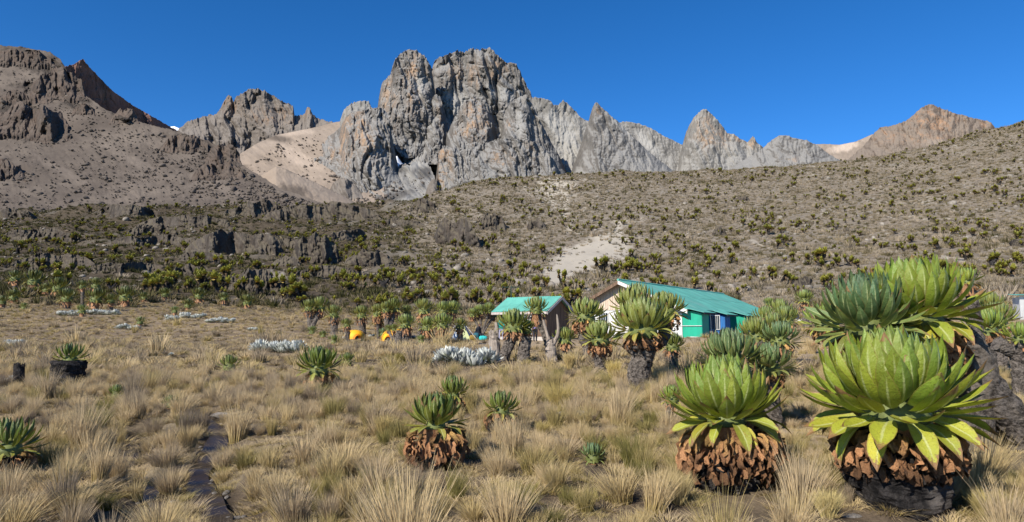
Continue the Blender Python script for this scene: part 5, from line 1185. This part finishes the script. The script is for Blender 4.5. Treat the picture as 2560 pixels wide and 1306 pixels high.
def behind(px, pytop, D, sit=False):
    b = P(px, pytop, D); g = h1(b[0], b[1]); return (b[0], b[1], g)
person('person in red behind the far end of the long roof', behind(1897, 757, 96), .2, 'jred', 'pdark', 'stand', 'jred')
person('person in dark blue at the left shoulder of the red one', behind(1887, 757, 97), -.3, 'jnavy', 'pdark')
person('person in an orange top sitting on the slope behind the long hut', behind(1965, 760, 84), .4, 'jorange', 'pdark', 'sit')
person('person in navy sitting beside the small rosette behind the long hut', behind(1990, 757, 84), -.2, 'jnavy', 'jwhite', 'sit')

# ------------------------------------------------------------------ camp clutter
def bag(label, px, py, D, sx, sy, sz, col, name='duffel_bag', cat='bag'):
    b = at(px, py, D); nu, nv = 16, 9; V = []
    for j in range(nv):
        v = -math.pi / 2 + math.pi * j / (nv - 1)
        for i in range(nu):
            u = 2 * math.pi * i / nu; c = abs(math.cos(v)) ** .6
            V.append((sx / 2 * c * math.copysign(abs(math.cos(u)) ** .6, math.cos(u)), sy / 2 * c * math.copysign(abs(math.sin(u)) ** .6, math.sin(u)), sz / 2 * (1 + math.copysign(abs(math.sin(v)) ** .7, math.sin(v)))))
    V = np.array(V); V += .06 * sz * np.stack([fbm(V[:, 0] * 4 + i, V[:, 1] * 4, V[:, 2] * 4, 3) for i in range(3)], -1)
    M[label] = paint(cat + '_' + str(px), col, .7, .15, 5)
    o = link(name, mesh(name, V, gridfaces(nu, nv, True), True), M[label]); o.location = b
    MB().tube([(-sx * .2, -sy * .3, sz * .9), (-sx * .1, -sy * .35, sz * 1.15), (sx * .1, -sy * .35, sz * 1.15), (sx * .2, -sy * .3, sz * .9)], [.02] * 4, 6).build('strap', M['pdark'], o)
    return tag(o, label, cat)
bag('bright turquoise bundle on the bare ground by the crouching person', 1208, 834, 50, .62, .45, .36, (.02, .42, .40))
bag('dark teal sack leaning beside the crouching person', 1190, 832, 50.5, .45, .4, .6, (.02, .10, .13))
bag('yellow-brown sack between the grey tent and the crouching person', 1182, 832, 50, .5, .4, .4, (.22, .15, .03))
bag('pale grey bundle in front of the people behind the long hut', 1996, 766, 83, .9, .5, .4, (.5, .47, .45))
bag('white bundle beside the split stump', 1232, 832, 50, .5, .4, .42, (.5, .45, .33))

# ------------------------------------------------------------------ stream
def stream(label, path, wd):
    n = len(path); L_, R_ = [], []
    for i in range(n):
        d = path[min(i + 1, n - 1)] - path[max(i - 1, 0)]; d = d[:2] / (np.linalg.norm(d[:2]) + 1e-9); nn = np.array([-d[1], d[0]])
        w_ = wd * (.75 + .5 * noise(i * .21, wd * 9)); z = h1(path[i][0], path[i][1]) + .03
        L_.append([*(path[i][:2] + nn * w_), z]); R_.append([*(path[i][:2] - nn * w_), z])
    V = np.array(L_ + R_); i = np.arange(n - 1); Fc = np.stack([i, i + 1, n + i + 1, n + i], -1)
    o = link('stream', mesh('stream', V, Fc, True), M['water']); return tag(o, label, kind='structure')
stream('narrow dark stream winding through the tussocks', STREAMW[0], .16)
stream('second dark trickle left of the stream', STREAMW[1], .12)
r_ = random.Random(5)
def stone_mesh(seed):
    nu, nv = 12, 7; V = []
    for j in range(nv):
        v = -math.pi / 2 + math.pi * j / (nv - 1)
        for i in range(nu):
            u = 2 * math.pi * i / nu; V.append((math.cos(v) * math.cos(u), math.cos(v) * math.sin(u) * .8, math.sin(v) * .55))
    V = np.array(V); V *= (1 + .5 * fbm(V[:, 0] * 1.3 + seed * 3, V[:, 1] * 1.3, V[:, 2] * 1.3, 3))[:, None]
    return mesh('stone', V, gridfaces(nu, nv, True), False)
STM = [stone_mesh(i) for i in range(5)]
for m_ in STM: m_.materials.append(M['stone'])
k = 0
for i in range(110):
    s = STREAMW[r_.random() < .25]; q = s[r_.randrange(8, len(s))]; x, y = q[0] + r_.uniform(-.2, .24), q[1] + r_.uniform(-.15, .15)
    o = bpy.data.objects.new('stone', r_.choice(STM)); COL.objects.link(o); sz = r_.uniform(.012, .045)
    o.location = (x, y, h1(x, y) + sz * .2); o.scale = (sz, sz, sz); o.rotation_euler = (r_.uniform(-.4, .4), r_.uniform(-.4, .4), r_.uniform(0, 6))
    tag(o, 'small wet grey stone lying in or beside the stream', 'stone', 'stones in the stream bed')
for lb, px, py, sz in (('flat pale stone at the head of the stream', 560, 1040, .13), ('white stone on bare soil right of the skirted groundsel', 2128, 1292, .05), ('pale stone on the bare soil left of the skirted groundsel', 1640, 1097, .05), ('dark broken rock in the grass below the big round tussock', 1440, 1040, .2), ('grey stone at the foot of the largest groundsel', 2120, 1230, .09)):
    b = ghit(px, py); o = bpy.data.objects.new('stone', STM[int(px) % 5]); COL.objects.link(o); o.location = tuple(b); o.scale = (sz * 1.5, sz, sz * .8); tag(o, lb, 'stone')

# ------------------------------------------------------------------ tussocks, grass, scrub: prototypes
def blades(n, h, spread, wd, seed, seg=3, droop=.5, rbase=.25, up=.0):
    r = np.random.default_rng(seed); VV, FF, AL, RV = [], [], [], []; off = 0
    for i in range(n):
        az = r.uniform(0, 2 * math.pi); rb = rbase * math.sqrt(r.uniform(0, 1)) * spread; hh = h * r.uniform(.45, 1.05)
        lean = (spread * (.35 + .9 * r.uniform(0, 1)) * (rb / (rbase * spread + 1e-6)) ** .6 + up) * hh / h
        t = np.linspace(0, 1, seg + 1); out = rb + lean * t ** 1.6; z = hh * (t - droop * .35 * t ** 3 * r.uniform(0, 1))
        j = az + r.normal(0, .25)
        cx = rb * math.cos(az) + (out - rb) * math.cos(j); cy = rb * math.sin(az) + (out - rb) * math.sin(j)
        ww = wd * (1 - t) * r.uniform(.7, 1.2) + wd * .12
        sa = r.uniform(0, math.pi); sx, sy = math.cos(sa), math.sin(sa)
        V = np.concatenate([np.stack([cx - ww * sx, cy - ww * sy, z], -1), np.stack([cx + ww * sx, cy + ww * sy, z], -1)]); k = seg + 1
        q = np.arange(seg); FF.append(np.stack([q, k + q, k + q + 1, q + 1], -1) + off); off += len(V); VV.append(V); AL.append(np.tile(t, 2)); RV.append(np.full(2 * k, r.uniform(0, 1)))
    return np.vstack(VV), np.vstack(FF), np.concatenate(AL), np.concatenate(RV)
def dome(n, rad, wd, seed, seg=2, flat=.8):
    r = np.random.default_rng(seed); VV, FF, AL, RV = [], [], [], []; off = 0
    for i in range(n):
        az = r.uniform(0, 2 * math.pi); ct = r.uniform(.02, 1) ** .8; st = math.sqrt(1 - ct * ct); ln = rad * r.uniform(.65, 1.1); t = np.linspace(0, 1, seg + 1); k = seg + 1
        rb = rad * .3 * r.uniform(0, 1) * st
        out = rb + ln * st * t; z = ln * flat * ct * t - rad * .25 * st * t ** 2 * r.uniform(0, 1) + .02; j = az + r.normal(0, .3)
        cx = out * math.cos(az) + .1 * ln * t ** 2 * math.cos(j * 3); cy = out * math.sin(az) + .1 * ln * t ** 2 * math.sin(j * 3); ww = wd * (1 - t) * r.uniform(.7, 1.2) + wd * .15; sa = r.uniform(0, math.pi)
        V = np.concatenate([np.stack([cx - ww * math.cos(sa), cy - ww * math.sin(sa), z], -1), np.stack([cx + ww * math.cos(sa), cy + ww * math.sin(sa), z], -1)])
        q = np.arange(seg); FF.append(np.stack([q, k + q, k + q + 1, q + 1], -1) + off); off += len(V); VV.append(V); AL.append(np.tile(t, 2)); RV.append(np.full(2 * k, r.uniform(0, 1)))
    return np.vstack(VV), np.vstack(FF), np.concatenate(AL), np.concatenate(RV)
def dm_(name, args, material):
    V, Fc, al, rv = dome(*args); me = mesh(name, V, Fc, False, {'along': al, 'rv': rv}); me.materials.append(material); return me
def proto_coll(name, meshes):
    c = bpy.data.collections.new(name)
    for i, me in enumerate(meshes):
        o = bpy.data.objects.new('%s_%02d' % (name, i), me); c.objects.link(o)
    return c
def bm_(name, args, material):
    V, Fc, al, rv = blades(*args[0], **args[1]); me = mesh(name, V, Fc, False, {'along': al, 'rv': rv}); me.materials.append(material); return me
tall = [bm_('tussock', ((460, .34, .13, .0021, i), dict(droop=.45, rbase=.42)), M['blade']) for i in range(4)]
wide = [bm_('tussock', ((300, .20, .19, .0026, 20 + i), dict(droop=.9, rbase=.6)), M['blade']) for i in range(3)]
fuzz = [bm_('tuft', ((170, .10, .17, .003, 40 + i), dict(droop=1.0, rbase=.8, seg=2)), M['blade']) for i in range(3)]
wisp = [bm_('stalks', ((16, .42, .18, .0018, 60 + i), dict(droop=.5, rbase=.3)), M['blade']) for i in range(2)]
fart = [bm_('far_tussock', ((90, .36, .17, .0075, 70 + i), dict(droop=.7, rbase=.6, seg=2)), M['blade']) for i in range(3)]
farf = [bm_('far_tuft', ((60, .11, .34, .011, 80 + i), dict(droop=1.0, rbase=.9, seg=2)), M['blade']) for i in range(2)]
wide = [bm_('tussock', ((400, .22, .13, .0023, 20 + i), dict(droop=.7, rbase=.5)), M['blade']) for i in range(3)]
NEARC = proto_coll('grass_near', tall + wide + fuzz + wisp)
fart[1] = dm_('far_dome', (120, .26, .008, 131), M['blade']); fart[2] = dm_('far_dome', (120, .22, .008, 132), M['blade'])
FARC = proto_coll('grass_far', fart + farf)
def scrub_mesh(seed):
    V, Fc, al, rv = blades(40, .75, .55, .06, seed, seg=1, droop=.4, rbase=.75); me = mesh('scrub', V, Fc, False, {'along': al * .6 + .4, 'rv': rv}); me.materials.append(M['scrub']); return me
SCR = proto_coll('scrub', [scrub_mesh(90 + i) for i in range(4)])

def scatter(name, pts, rot, scl, idx, tint, coll, label=None, material=None, kind='stuff'):
    me = bpy.data.meshes.new(name); me.vertices.add(len(pts)); me.vertices.foreach_set('co', np.asarray(pts, np.float32).ravel())
    for nm, ty, a, key in (('rot', 'FLOAT_VECTOR', rot, 'vector'), ('scl', 'FLOAT_VECTOR', scl, 'vector'), ('idx', 'INT', idx, 'value'), ('tint', 'FLOAT', tint, 'value')):
        at_ = me.attributes.new(nm, ty, 'POINT'); at_.data.foreach_set(key, np.asarray(a, np.int32 if ty == 'INT' else np.float32).ravel())
    o = link(name, me); tag(o, label, kind=kind)
    ng = bpy.data.node_groups.new(name, 'GeometryNodeTree'); ng.interface.new_socket('Geometry', in_out='INPUT', socket_type='NodeSocketGeometry'); ng.interface.new_socket('Geometry', in_out='OUTPUT', socket_type='NodeSocketGeometry')
    gi = ng.nodes.new('NodeGroupInput'); go = ng.nodes.new('NodeGroupOutput'); ci = ng.nodes.new('GeometryNodeCollectionInfo'); ci.inputs[0].default_value = coll; ci.inputs[1].default_value = True; ci.inputs[2].default_value = True
    ip = ng.nodes.new('GeometryNodeInstanceOnPoints'); ip.inputs['Pick Instance'].default_value = True
    def na_(nm, ty):
        n = ng.nodes.new('GeometryNodeInputNamedAttribute'); n.data_type = ty; n.inputs[0].default_value = nm; return n.outputs[0]
    L = ng.links.new
    L(gi.outputs[0], ip.inputs['Points']); L(ci.outputs[0], ip.inputs['Instance']); L(na_('idx', 'INT'), ip.inputs['Instance Index']); L(na_('rot', 'FLOAT_VECTOR'), ip.inputs['Rotation']); L(na_('scl', 'FLOAT_VECTOR'), ip.inputs['Scale']); L(ip.outputs[0], go.inputs[0])
    o.modifiers.new('scatter', 'NODES').node_group = ng
    return o
TOPA = np.array(TOPS)
def clear_of(x, y, f=1.0, thin=1.0):
    ok = np.ones(len(x), bool)
    for tx, ty, tr in TOPA:
        ok &= np.hypot(x - tx, y - ty) > tr * f
    return ok
g = np.random.default_rng(3)
def field(n, d0, d1):
    y = np.sqrt(g.uniform(d0 ** 2, d1 ** 2, n)); a = g.uniform(-.86, .86, n); return a * y + g.uniform(-.4, .4, n), y
def grid_field(cell, d0, d1, drop=.1):
    nx = int(2 * .9 * d1 / cell); ny = int((d1 - d0) / cell)
    X, Y = np.meshgrid((np.arange(nx) - nx / 2) * cell, d0 + np.arange(ny) * cell); X = X + (np.arange(ny) % 2)[:, None] * cell * .5
    X = X.ravel() + g.uniform(-.38, .38, X.size) * cell; Y = Y.ravel() + g.uniform(-.38, .38, Y.size) * cell
    ok = (np.abs(X) < .86 * Y + .5) & (g.uniform(0, 1, X.size) > drop); return X[ok], Y[ok]
# foreground
def tintf(x, y):
    px = 1280 + F * x / y
    return np.clip(.48 + .34 * fbm(x / 3.5, y / 3.5, 2.2, 3) + g.normal(0, .24, len(x)) - .10 * sstep(1350, 1700, px) * (1 - sstep(14, 30, y)) + .10 * (1 - sstep(500, 1100, px)) * (1 - sstep(20, 50, y)), 0, 1)
x, y = grid_field(.27, 3.6, 19, .06); px = 1280 + F * x / y
dens = np.clip(.95 + 1.1 * fbm(x / 1.6, y / 1.6, 5.5, 3), 0, 1) * (1 - .75 * bareness(px, y))
ok = (g.uniform(0, 1, len(x)) < dens) & clear_of(x, y, .9) & (streamdist(x, y) > .21)
x, y = x[ok], y[ok]; z = H(x, y); n = len(x)
kind_ = g.choice(12, n, p=[.11, .11, .11, .11, .14, .13, .13, .04, .04, .04, .02, .02])
sc = g.lognormal(-.08, .28, n)
sclv = np.stack([sc * g.uniform(.85, 1.2, n), sc * g.uniform(.85, 1.2, n), sc * g.uniform(.75, 1.15, n)], -1)
rotv = np.stack([g.normal(0, .12, n), g.normal(0, .12, n), g.uniform(0, 6.3, n)], -1)
kk = kind_.copy()
scatter('tussock_grass', np.stack([x, y, z - .02], -1), rotv, sclv, kk, tintf(x, y), NEARC, 'dry straw-coloured tussock grass covering the foreground')
x, y = field(11000, 3.6, 19); px = 1280 + F * x / y
ok = (g.uniform(0, 1, len(x)) < (1 - .8 * bareness(px, y))) & clear_of(x, y, .6) & (streamdist(x, y) > .18); x, y = x[ok], y[ok]; n = len(x)
sc = g.uniform(.5, 1.2, n)
scatter('short_grass', np.stack([x, y, H(x, y) - .01], -1), np.stack([g.normal(0, .15, n), g.normal(0, .15, n), g.uniform(0, 6.3, n)], -1), np.stack([sc, sc, sc * g.uniform(.4, .9, n)], -1), g.integers(7, 10, n) * 0 + g.choice([7, 8, 9], n) - 0, np.clip(tintf(x, y) + .10, 0, .72), NEARC, 'short dry grass between the tussocks')
# far field
x, y = np.concatenate([np.stack(grid_field(.33, 18, 42, .1)), np.stack(grid_field(.66, 42, 135, .1))], 1); px = 1280 + F * x / y
edge = H(x, y) * 0 + 1
dens = np.clip(.62 + 1.3 * fbm(x / 3.5, y / 4.5, 5.5, 3), 0.03, 1) * (1 - .93 * bareness(px, y)) * (1 - sstep(105, 132, y))
ok = (g.uniform(0, 1, len(x)) < dens) & clear_of(x, y, 1.0); x, y = x[ok], y[ok]; n = len(x)
sc = g.lognormal(.1, .38, n); idx = g.choice(5, n, p=[.24, .28, .28, .1, .1])
tt = np.where(g.uniform(0, 1, n) < .42, g.uniform(.72, 1.0, n), np.clip(.45 + .3 * fbm(x / 9, y / 9, 2.2, 3) + g.normal(0, .15, n), 0, 1))
scatter('field_grass', np.stack([x, y, H(x, y) - .02], -1), np.stack([g.normal(0, .1, n), g.normal(0, .1, n), g.uniform(0, 6.3, n)], -1), np.stack([sc, sc, sc * g.uniform(.6, 1.1, n)], -1), idx, tt, FARC, 'dry grass of the field behind the foreground')
x, y = field(26000, 17, 135); px = 1280 + F * x / y
ok = (g.uniform(0, 1, len(x)) < (1 - .85 * bareness(px, y)) * np.clip(28 / y, 0, 1) ** .3 * (1 - sstep(110, 134, y))) & clear_of(x, y, .8); x, y = x[ok], y[ok]; n = len(x); sc = g.uniform(.6, 1.3, n)
scatter('field_turf', np.stack([x, y, H(x, y) - .01], -1), np.stack([g.normal(0, .1, n), g.normal(0, .1, n), g.uniform(0, 6.3, n)], -1), np.stack([sc, sc, sc * g.uniform(.35, .7, n)], -1), g.integers(3, 5, n), np.clip(.50 + .16 * fbm(x / 6, y / 6, 3.1, 3) + g.normal(0, .08, n), 0, 1), FARC, 'short turf of the field')

# single tussocks that stand out
TUS = [('huge round olive-straw tussock in the middle of the picture', 1400, 1030, 150, 110, (.34, .27, .10)), ('round tussock right below the huge one', 1358, 1098, 74, 62, (.30, .24, .09)), ('olive tussock beside the dark stump with the pale scar', 1005, 915, 66, 48, (.20, .17, .05)),
       ('tall straw tussock at the bottom, left of the centre', 868, 1300, 120, 150, (.36, .28, .14)), ('long-bladed tussock in front of the largest groundsel', 2070, 1295, 130, 95, (.40, .33, .15)), ('tall tussock at the bottom centre', 1250, 1300, 130, 130, (.36, .29, .15)),
       ('spreading tussock between the stream arms', 470, 1130, 110, 95, (.36, .28, .15)), ('low bushy tussock at the near bend of the stream', 440, 1225, 110, 70, (.37, .29, .16)), ('bushy tussock in the lower left corner', 180, 1290, 190, 100, (.34, .27, .15)), ('fine pale tussock right of the near stream arm', 690, 1270, 150, 130, (.38, .30, .17)),
       ('tussock with upright blades left of the ragged-skirted groundsel', 960, 1100, 80, 90, (.33, .26, .11)), ('tussock at the foot of the skirted groundsel', 1700, 1260, 120, 110, (.37, .30, .15)), ('yellowish tussock between the two big groundsels', 1975, 1180, 110, 110, (.36, .31, .12)), ('tussock at the lower right corner', 2470, 1300, 150, 110, (.36, .30, .13)),
       ('straw tussock before the round-headed groundsel', 1425, 925, 60, 60, (.40, .31, .14)), ('tall blond tussock left of the stout pale trunk', 1535, 955, 66, 78, (.42, .33, .12)), ('blond round tussock beyond the leaning groundsel', 2030, 885, 70, 56, (.40, .31, .17)), ('dark olive tussock in the middle of the field', 740, 1010, 60, 60, (.29, .23, .10))]
for i, (lb, px, py, wpx, hpx, c) in enumerate(TUS):
    b = ghit(px, min(py, 1300)); s = b[1] / F
    V, Fc, al, rv = blades(1100, hpx * s * .75, wpx * s * .30, .0021 * max(1, b[1] / 8), 200 + i, droop=.6, rbase=.40)
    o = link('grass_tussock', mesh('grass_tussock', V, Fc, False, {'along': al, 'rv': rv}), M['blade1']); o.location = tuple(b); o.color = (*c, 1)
    tag(o, lb, 'tussock', 'single grass tussocks')

# ------------------------------------------------------------------ hillside scrub and groundsel trees
def far_tree(seed):
    r = random.Random(seed); VT, FT, ot = [], [], 0; VC, FC, CC, oc = [], [], [], 0
    heads = r.choice([1, 2, 3, 4, 5]); th = r.uniform(.36, .58)
    tips = []
    for k in range(heads):
        a = r.uniform(0, 6.3); rr = 0 if heads == 1 else r.uniform(.14, .34); tips.append((rr * math.cos(a), rr * math.sin(a), th + r.uniform(-.06, .2)))
    for tp in tips:
        V, Fc = tube([(0, 0, -.15), (tp[0] * .15, tp[1] * .15, th * .45), (tp[0], tp[1], tp[2])], [.085, .075, .07], 6, .3, seed)
        VT.append(V); FT += [[int(i) + ot for i in q] for q in Fc]; ot += len(V)
        R0 = r.uniform(.25, .34)
        for i in range(26):
            q = i / 25; az = i * 2.39996; e = R(80 - 95 * q + r.uniform(-10, 10)); ln = R0 * r.uniform(.85, 1.1)
            V, Fc, al, ac = leaf_arrays(1, .5, 0, R(15), .3, nl=2, nw=1)
            m3 = np.array(Matrix.Rotation(az, 3, 'Z') @ Matrix.Rotation(-e, 3, 'Y')); V = (V * ln) @ m3.T + np.array(tp) + np.array([0, 0, .02 - .06 * q])
            VC.append(V); FC.append(Fc + oc); oc += len(V); f = r.uniform(.75, 1.2)
            c = (.215 * f, .215 * f, .04 * f) if q < .75 else (.30 * f, .23 * f, .08 * f); CC.append(np.tile([*c, 1], (len(V), 1)))
        for i in range(10):
            az = i * 2.4; V, Fc, al, ac = leaf_arrays(1, .5, R(-20), R(-60), .2, nl=2, nw=1); m3 = np.array(Matrix.Rotation(az, 3, 'Z') @ Matrix.Rotation(R(40), 3, 'Y'))
            V = V * R0 * .75 @ m3.T + np.array(tp) - np.array([0, 0, .07]); VC.append(V); FC.append(Fc + oc); oc += len(V); CC.append(np.tile([.11, .075, .045, 1], (len(V), 1)))
    tm_ = mesh('trunk', np.vstack(VT), FT, False); tm_.materials.append(M['btrunk'])
    cm_ = mesh('crown', np.vstack(VC), np.vstack(FC), False, None, {'lc': np.vstack(CC)}); cm_.materials.append(M['crown'])
    # the two in one mesh, for the far mass
    off = len(VC) and sum(len(v) for v in VC); allV = np.vstack(VC + VT); faces = np.vstack(FC).tolist() + [[i + off for i in q] for q in FT]
    jm = bpy.data.meshes.new('far_groundsel'); jm.from_pydata(allV.tolist(), [], faces); jm.materials.append(M['crown']); jm.materials.append(M['btrunk'])
    nC = sum(len(f) for f in FC); mi = np.zeros(len(jm.polygons), np.int32); mi[nC:] = 1; jm.polygons.foreach_set('material_index', mi)
    at_ = jm.attributes.new('lc', 'FLOAT_COLOR', 'POINT'); cc = np.vstack(CC + [np.tile([.05, .04, .03, 1], (len(allV) - off, 1))]); at_.data.foreach_set('color', cc.astype(np.float32).ravel())
    return tm_, cm_, jm
FT_ = [far_tree(300 + i) for i in range(7)]
TREEC = proto_coll('far_trees', [q[2] for q in FT_])
# positions over the hillsides
gt = np.random.default_rng(21)
n0 = 22000
d = np.sqrt(gt.uniform(112 ** 2, 640 ** 2, n0)); a = gt.uniform(-.80, .80, n0); x, y = a * d, d
z = H(x, y); ppx, ppy = proj(np.stack([x, y, z], -1))
crest = np.interp(ppx, [-300, 900, 1050, 1150, 3000], [560, 560, 575, 660, 660]); ok = y < crest
pal_ = blob(ppx, ppy, 1470, 640, 95, 34, -.28) + blob(ppx, ppy, 1400, 690, 40, 18, -.6)
clump = fbm(x / 26, y / 26, 7.7, 3)
dens = np.clip(.32 + 2.1 * clump, .03, 1) * np.where(ppx < 1000, .85, 1.0) * (1 - np.clip(pal_ * 1.4, 0, .97)) * np.clip(170 / y, .35, 1)
ok &= gt.uniform(0, 1, n0) < dens
ok &= ~((ppx > 1450) & (y < 140)) 
x, y, z, ppx, ppy = x[ok], y[ok], z[ok], ppx[ok], ppy[ok]
size = gt.lognormal(1.0, .28, len(x)) * np.where(ppx < 1000, 1.0, .95); 
order = np.argsort(-(size / y)); inview = (ppx[order] > 0) & (ppx[order] < 2560)
big = order[inview][:300]; rest = np.setdiff1d(np.arange(len(x)), big)
LB = [('groundsel tree with yellow-green crown on the dark left hillside', 'groundsel trees on the left hillside'), ('groundsel tree on the middle hillside between pale scree and rock rib', 'groundsel trees on the middle hillside'), ('groundsel tree scattered on the pale right hillside', 'groundsel trees on the right hillside')]
for i in big:
    tm_, cm_, jm = FT_[int(gt.integers(0, 7))]; side = 0 if ppx[i] < 900 else 1 if ppx[i] < 1500 else 2
    rt = empty('groundsel_tree', (x[i], y[i], z[i] - .1), LB[side][0], 'groundsel tree', LB[side][1]); rt.rotation_euler = (gt.normal(0, .06), gt.normal(0, .06), gt.uniform(0, 6.3)); s = float(size[i]); rt.scale = (s * gt.uniform(.85, 1.2),) * 2 + (s,)
    for me_, nm in ((tm_, 'trunk'), (cm_, 'crown')):
        ob = bpy.data.objects.new(nm, me_); COL.objects.link(ob); ob.parent = rt
n = len(rest); s = size[rest]
scatter('distant_groundsel_mass', np.stack([x[rest], y[rest], z[rest] - .1], -1), np.stack([gt.normal(0, .06, n), gt.normal(0, .06, n), gt.uniform(0, 6.3, n)], -1), np.stack([s, s, s], -1), gt.integers(0, 7, n), gt.uniform(0, 1, n), TREEC, 'thousands of small groundsel trees covering the far hillsides')
# scrub
n0 = 120000
d = np.sqrt(gt.uniform(88 ** 2, 660 ** 2, n0)); a = gt.uniform(-.80, .80, n0); x, y = a * d, d
z = H(x, y); ppx, ppy = proj(np.stack([x, y, z], -1))
pal_ = blob(ppx, ppy, 1470, 640, 95, 34, -.28) + blob(ppx, ppy, 1400, 690, 40, 18, -.6) + blob(ppx, ppy, 690, 690, 20, 40, -.9)
dens = np.clip(.62 + .8 * fbm(x / 12, y / 12, 3.7, 3), .1, 1) * (1 - np.clip(pal_ * 1.5, 0, .96)) * (1 - .6 * sstep(2400, 1700, 0) * 0) * sstep(88, 125, y)
ok = (gt.uniform(0, 1, n0) < dens) & clear_of(x, y, 1.0); x, y, z, ppx = x[ok], y[ok], z[ok], ppx[ok]; n = len(x)
s = gt.lognormal(-.02, .4, n); tt = np.clip(.12 + .43 * sstep(850, 1250, ppx) + .28 * fbm(x / 30, y / 30, 1.1, 3) + gt.normal(0, .25, n), 0, .95)
scatter('hillside_scrub', np.stack([x, y, z - .08], -1), np.stack([gt.normal(0, .1, n), gt.normal(0, .1, n), gt.uniform(0, 6.3, n)], -1), np.stack([s * 1.15, s * 1.15, s], -1), gt.integers(0, 4, n), tt, SCR, 'low dry scrub and grass clumps covering the hillsides')
# loose stones on the hillsides
n0 = 5200
d = np.sqrt(gt.uniform(150 ** 2, 650 ** 2, n0)); a = gt.uniform(-.8, .8, n0); x, y = a * d, d; z = H(x, y); n = n0
for me_ in STM: pass
HS = []
for i in range(3):
    c_ = STM[i].copy(); c_.materials.clear(); c_.materials.append(M['hstone']); HS.append(c_)
HSC = proto_coll('hill_stones', HS); s = gt.lognormal(-.55, .5, n)
scatter('hillside_gravel', np.stack([x, y, z], -1), np.stack([gt.normal(0, .3, n), gt.normal(0, .3, n), gt.uniform(0, 6.3, n)], -1), np.stack([s, s, s], -1), gt.integers(0, 3, n), gt.uniform(0, 1, n), HSC, 'loose stones strewn over the hillsides')

# boulders strewn over the scree of the far slopes
def scree_stones(name, label, px0, px1, crest, n, Df, lo, sz):
    px = gt.uniform(px0, px1, n); c = np.array(crest, float); top = np.interp(px, c[:, 0], c[:, 1]) + 6; py = top + (lo - top) * gt.uniform(0, 1, n); keep = fbm(px / 40, py / 25, 6.6, 3) + gt.uniform(-.5, .5, n) > -.05; px, py = px[keep], py[keep]; n = len(px)
    pts = P(px, py, Df(px, py) - 2.0); s = gt.lognormal(math.log(sz), .55, n)
    scatter(name, pts, np.stack([gt.normal(0, .4, n), gt.normal(0, .4, n), gt.uniform(0, 6.3, n)], -1), np.stack([s, s, s], -1), gt.integers(0, 3, n), gt.uniform(0, 1, n), SCS, label)
SS = []
M['sstone'] = paint('scree_stone', (.105, .087, .073), .95, .4, .1, spec=.1)
for i in range(3):
    c_ = STM[i].copy(); c_.materials.clear(); c_.materials.append(M['sstone']); SS.append(c_)
SCS = proto_coll('scree_stones', SS)
scree_stones('scree_boulders', 'boulders strewn over the brown scree mountain', -60, 860, [(-60, 118), (125, 140), (200, 235), (330, 308), (440, 335), (560, 385), (700, 475), (860, 522)], 6500, screeD, 540, 1.05)
scree_stones('valley_boulders', 'boulders strewn over the pale scree of the valley', 600, 1090, [(600, 420), (700, 350), (800, 330), (900, 495), (980, 450), (1010, 405), (1090, 430)], 1500, valleyD, 530, 1.7)
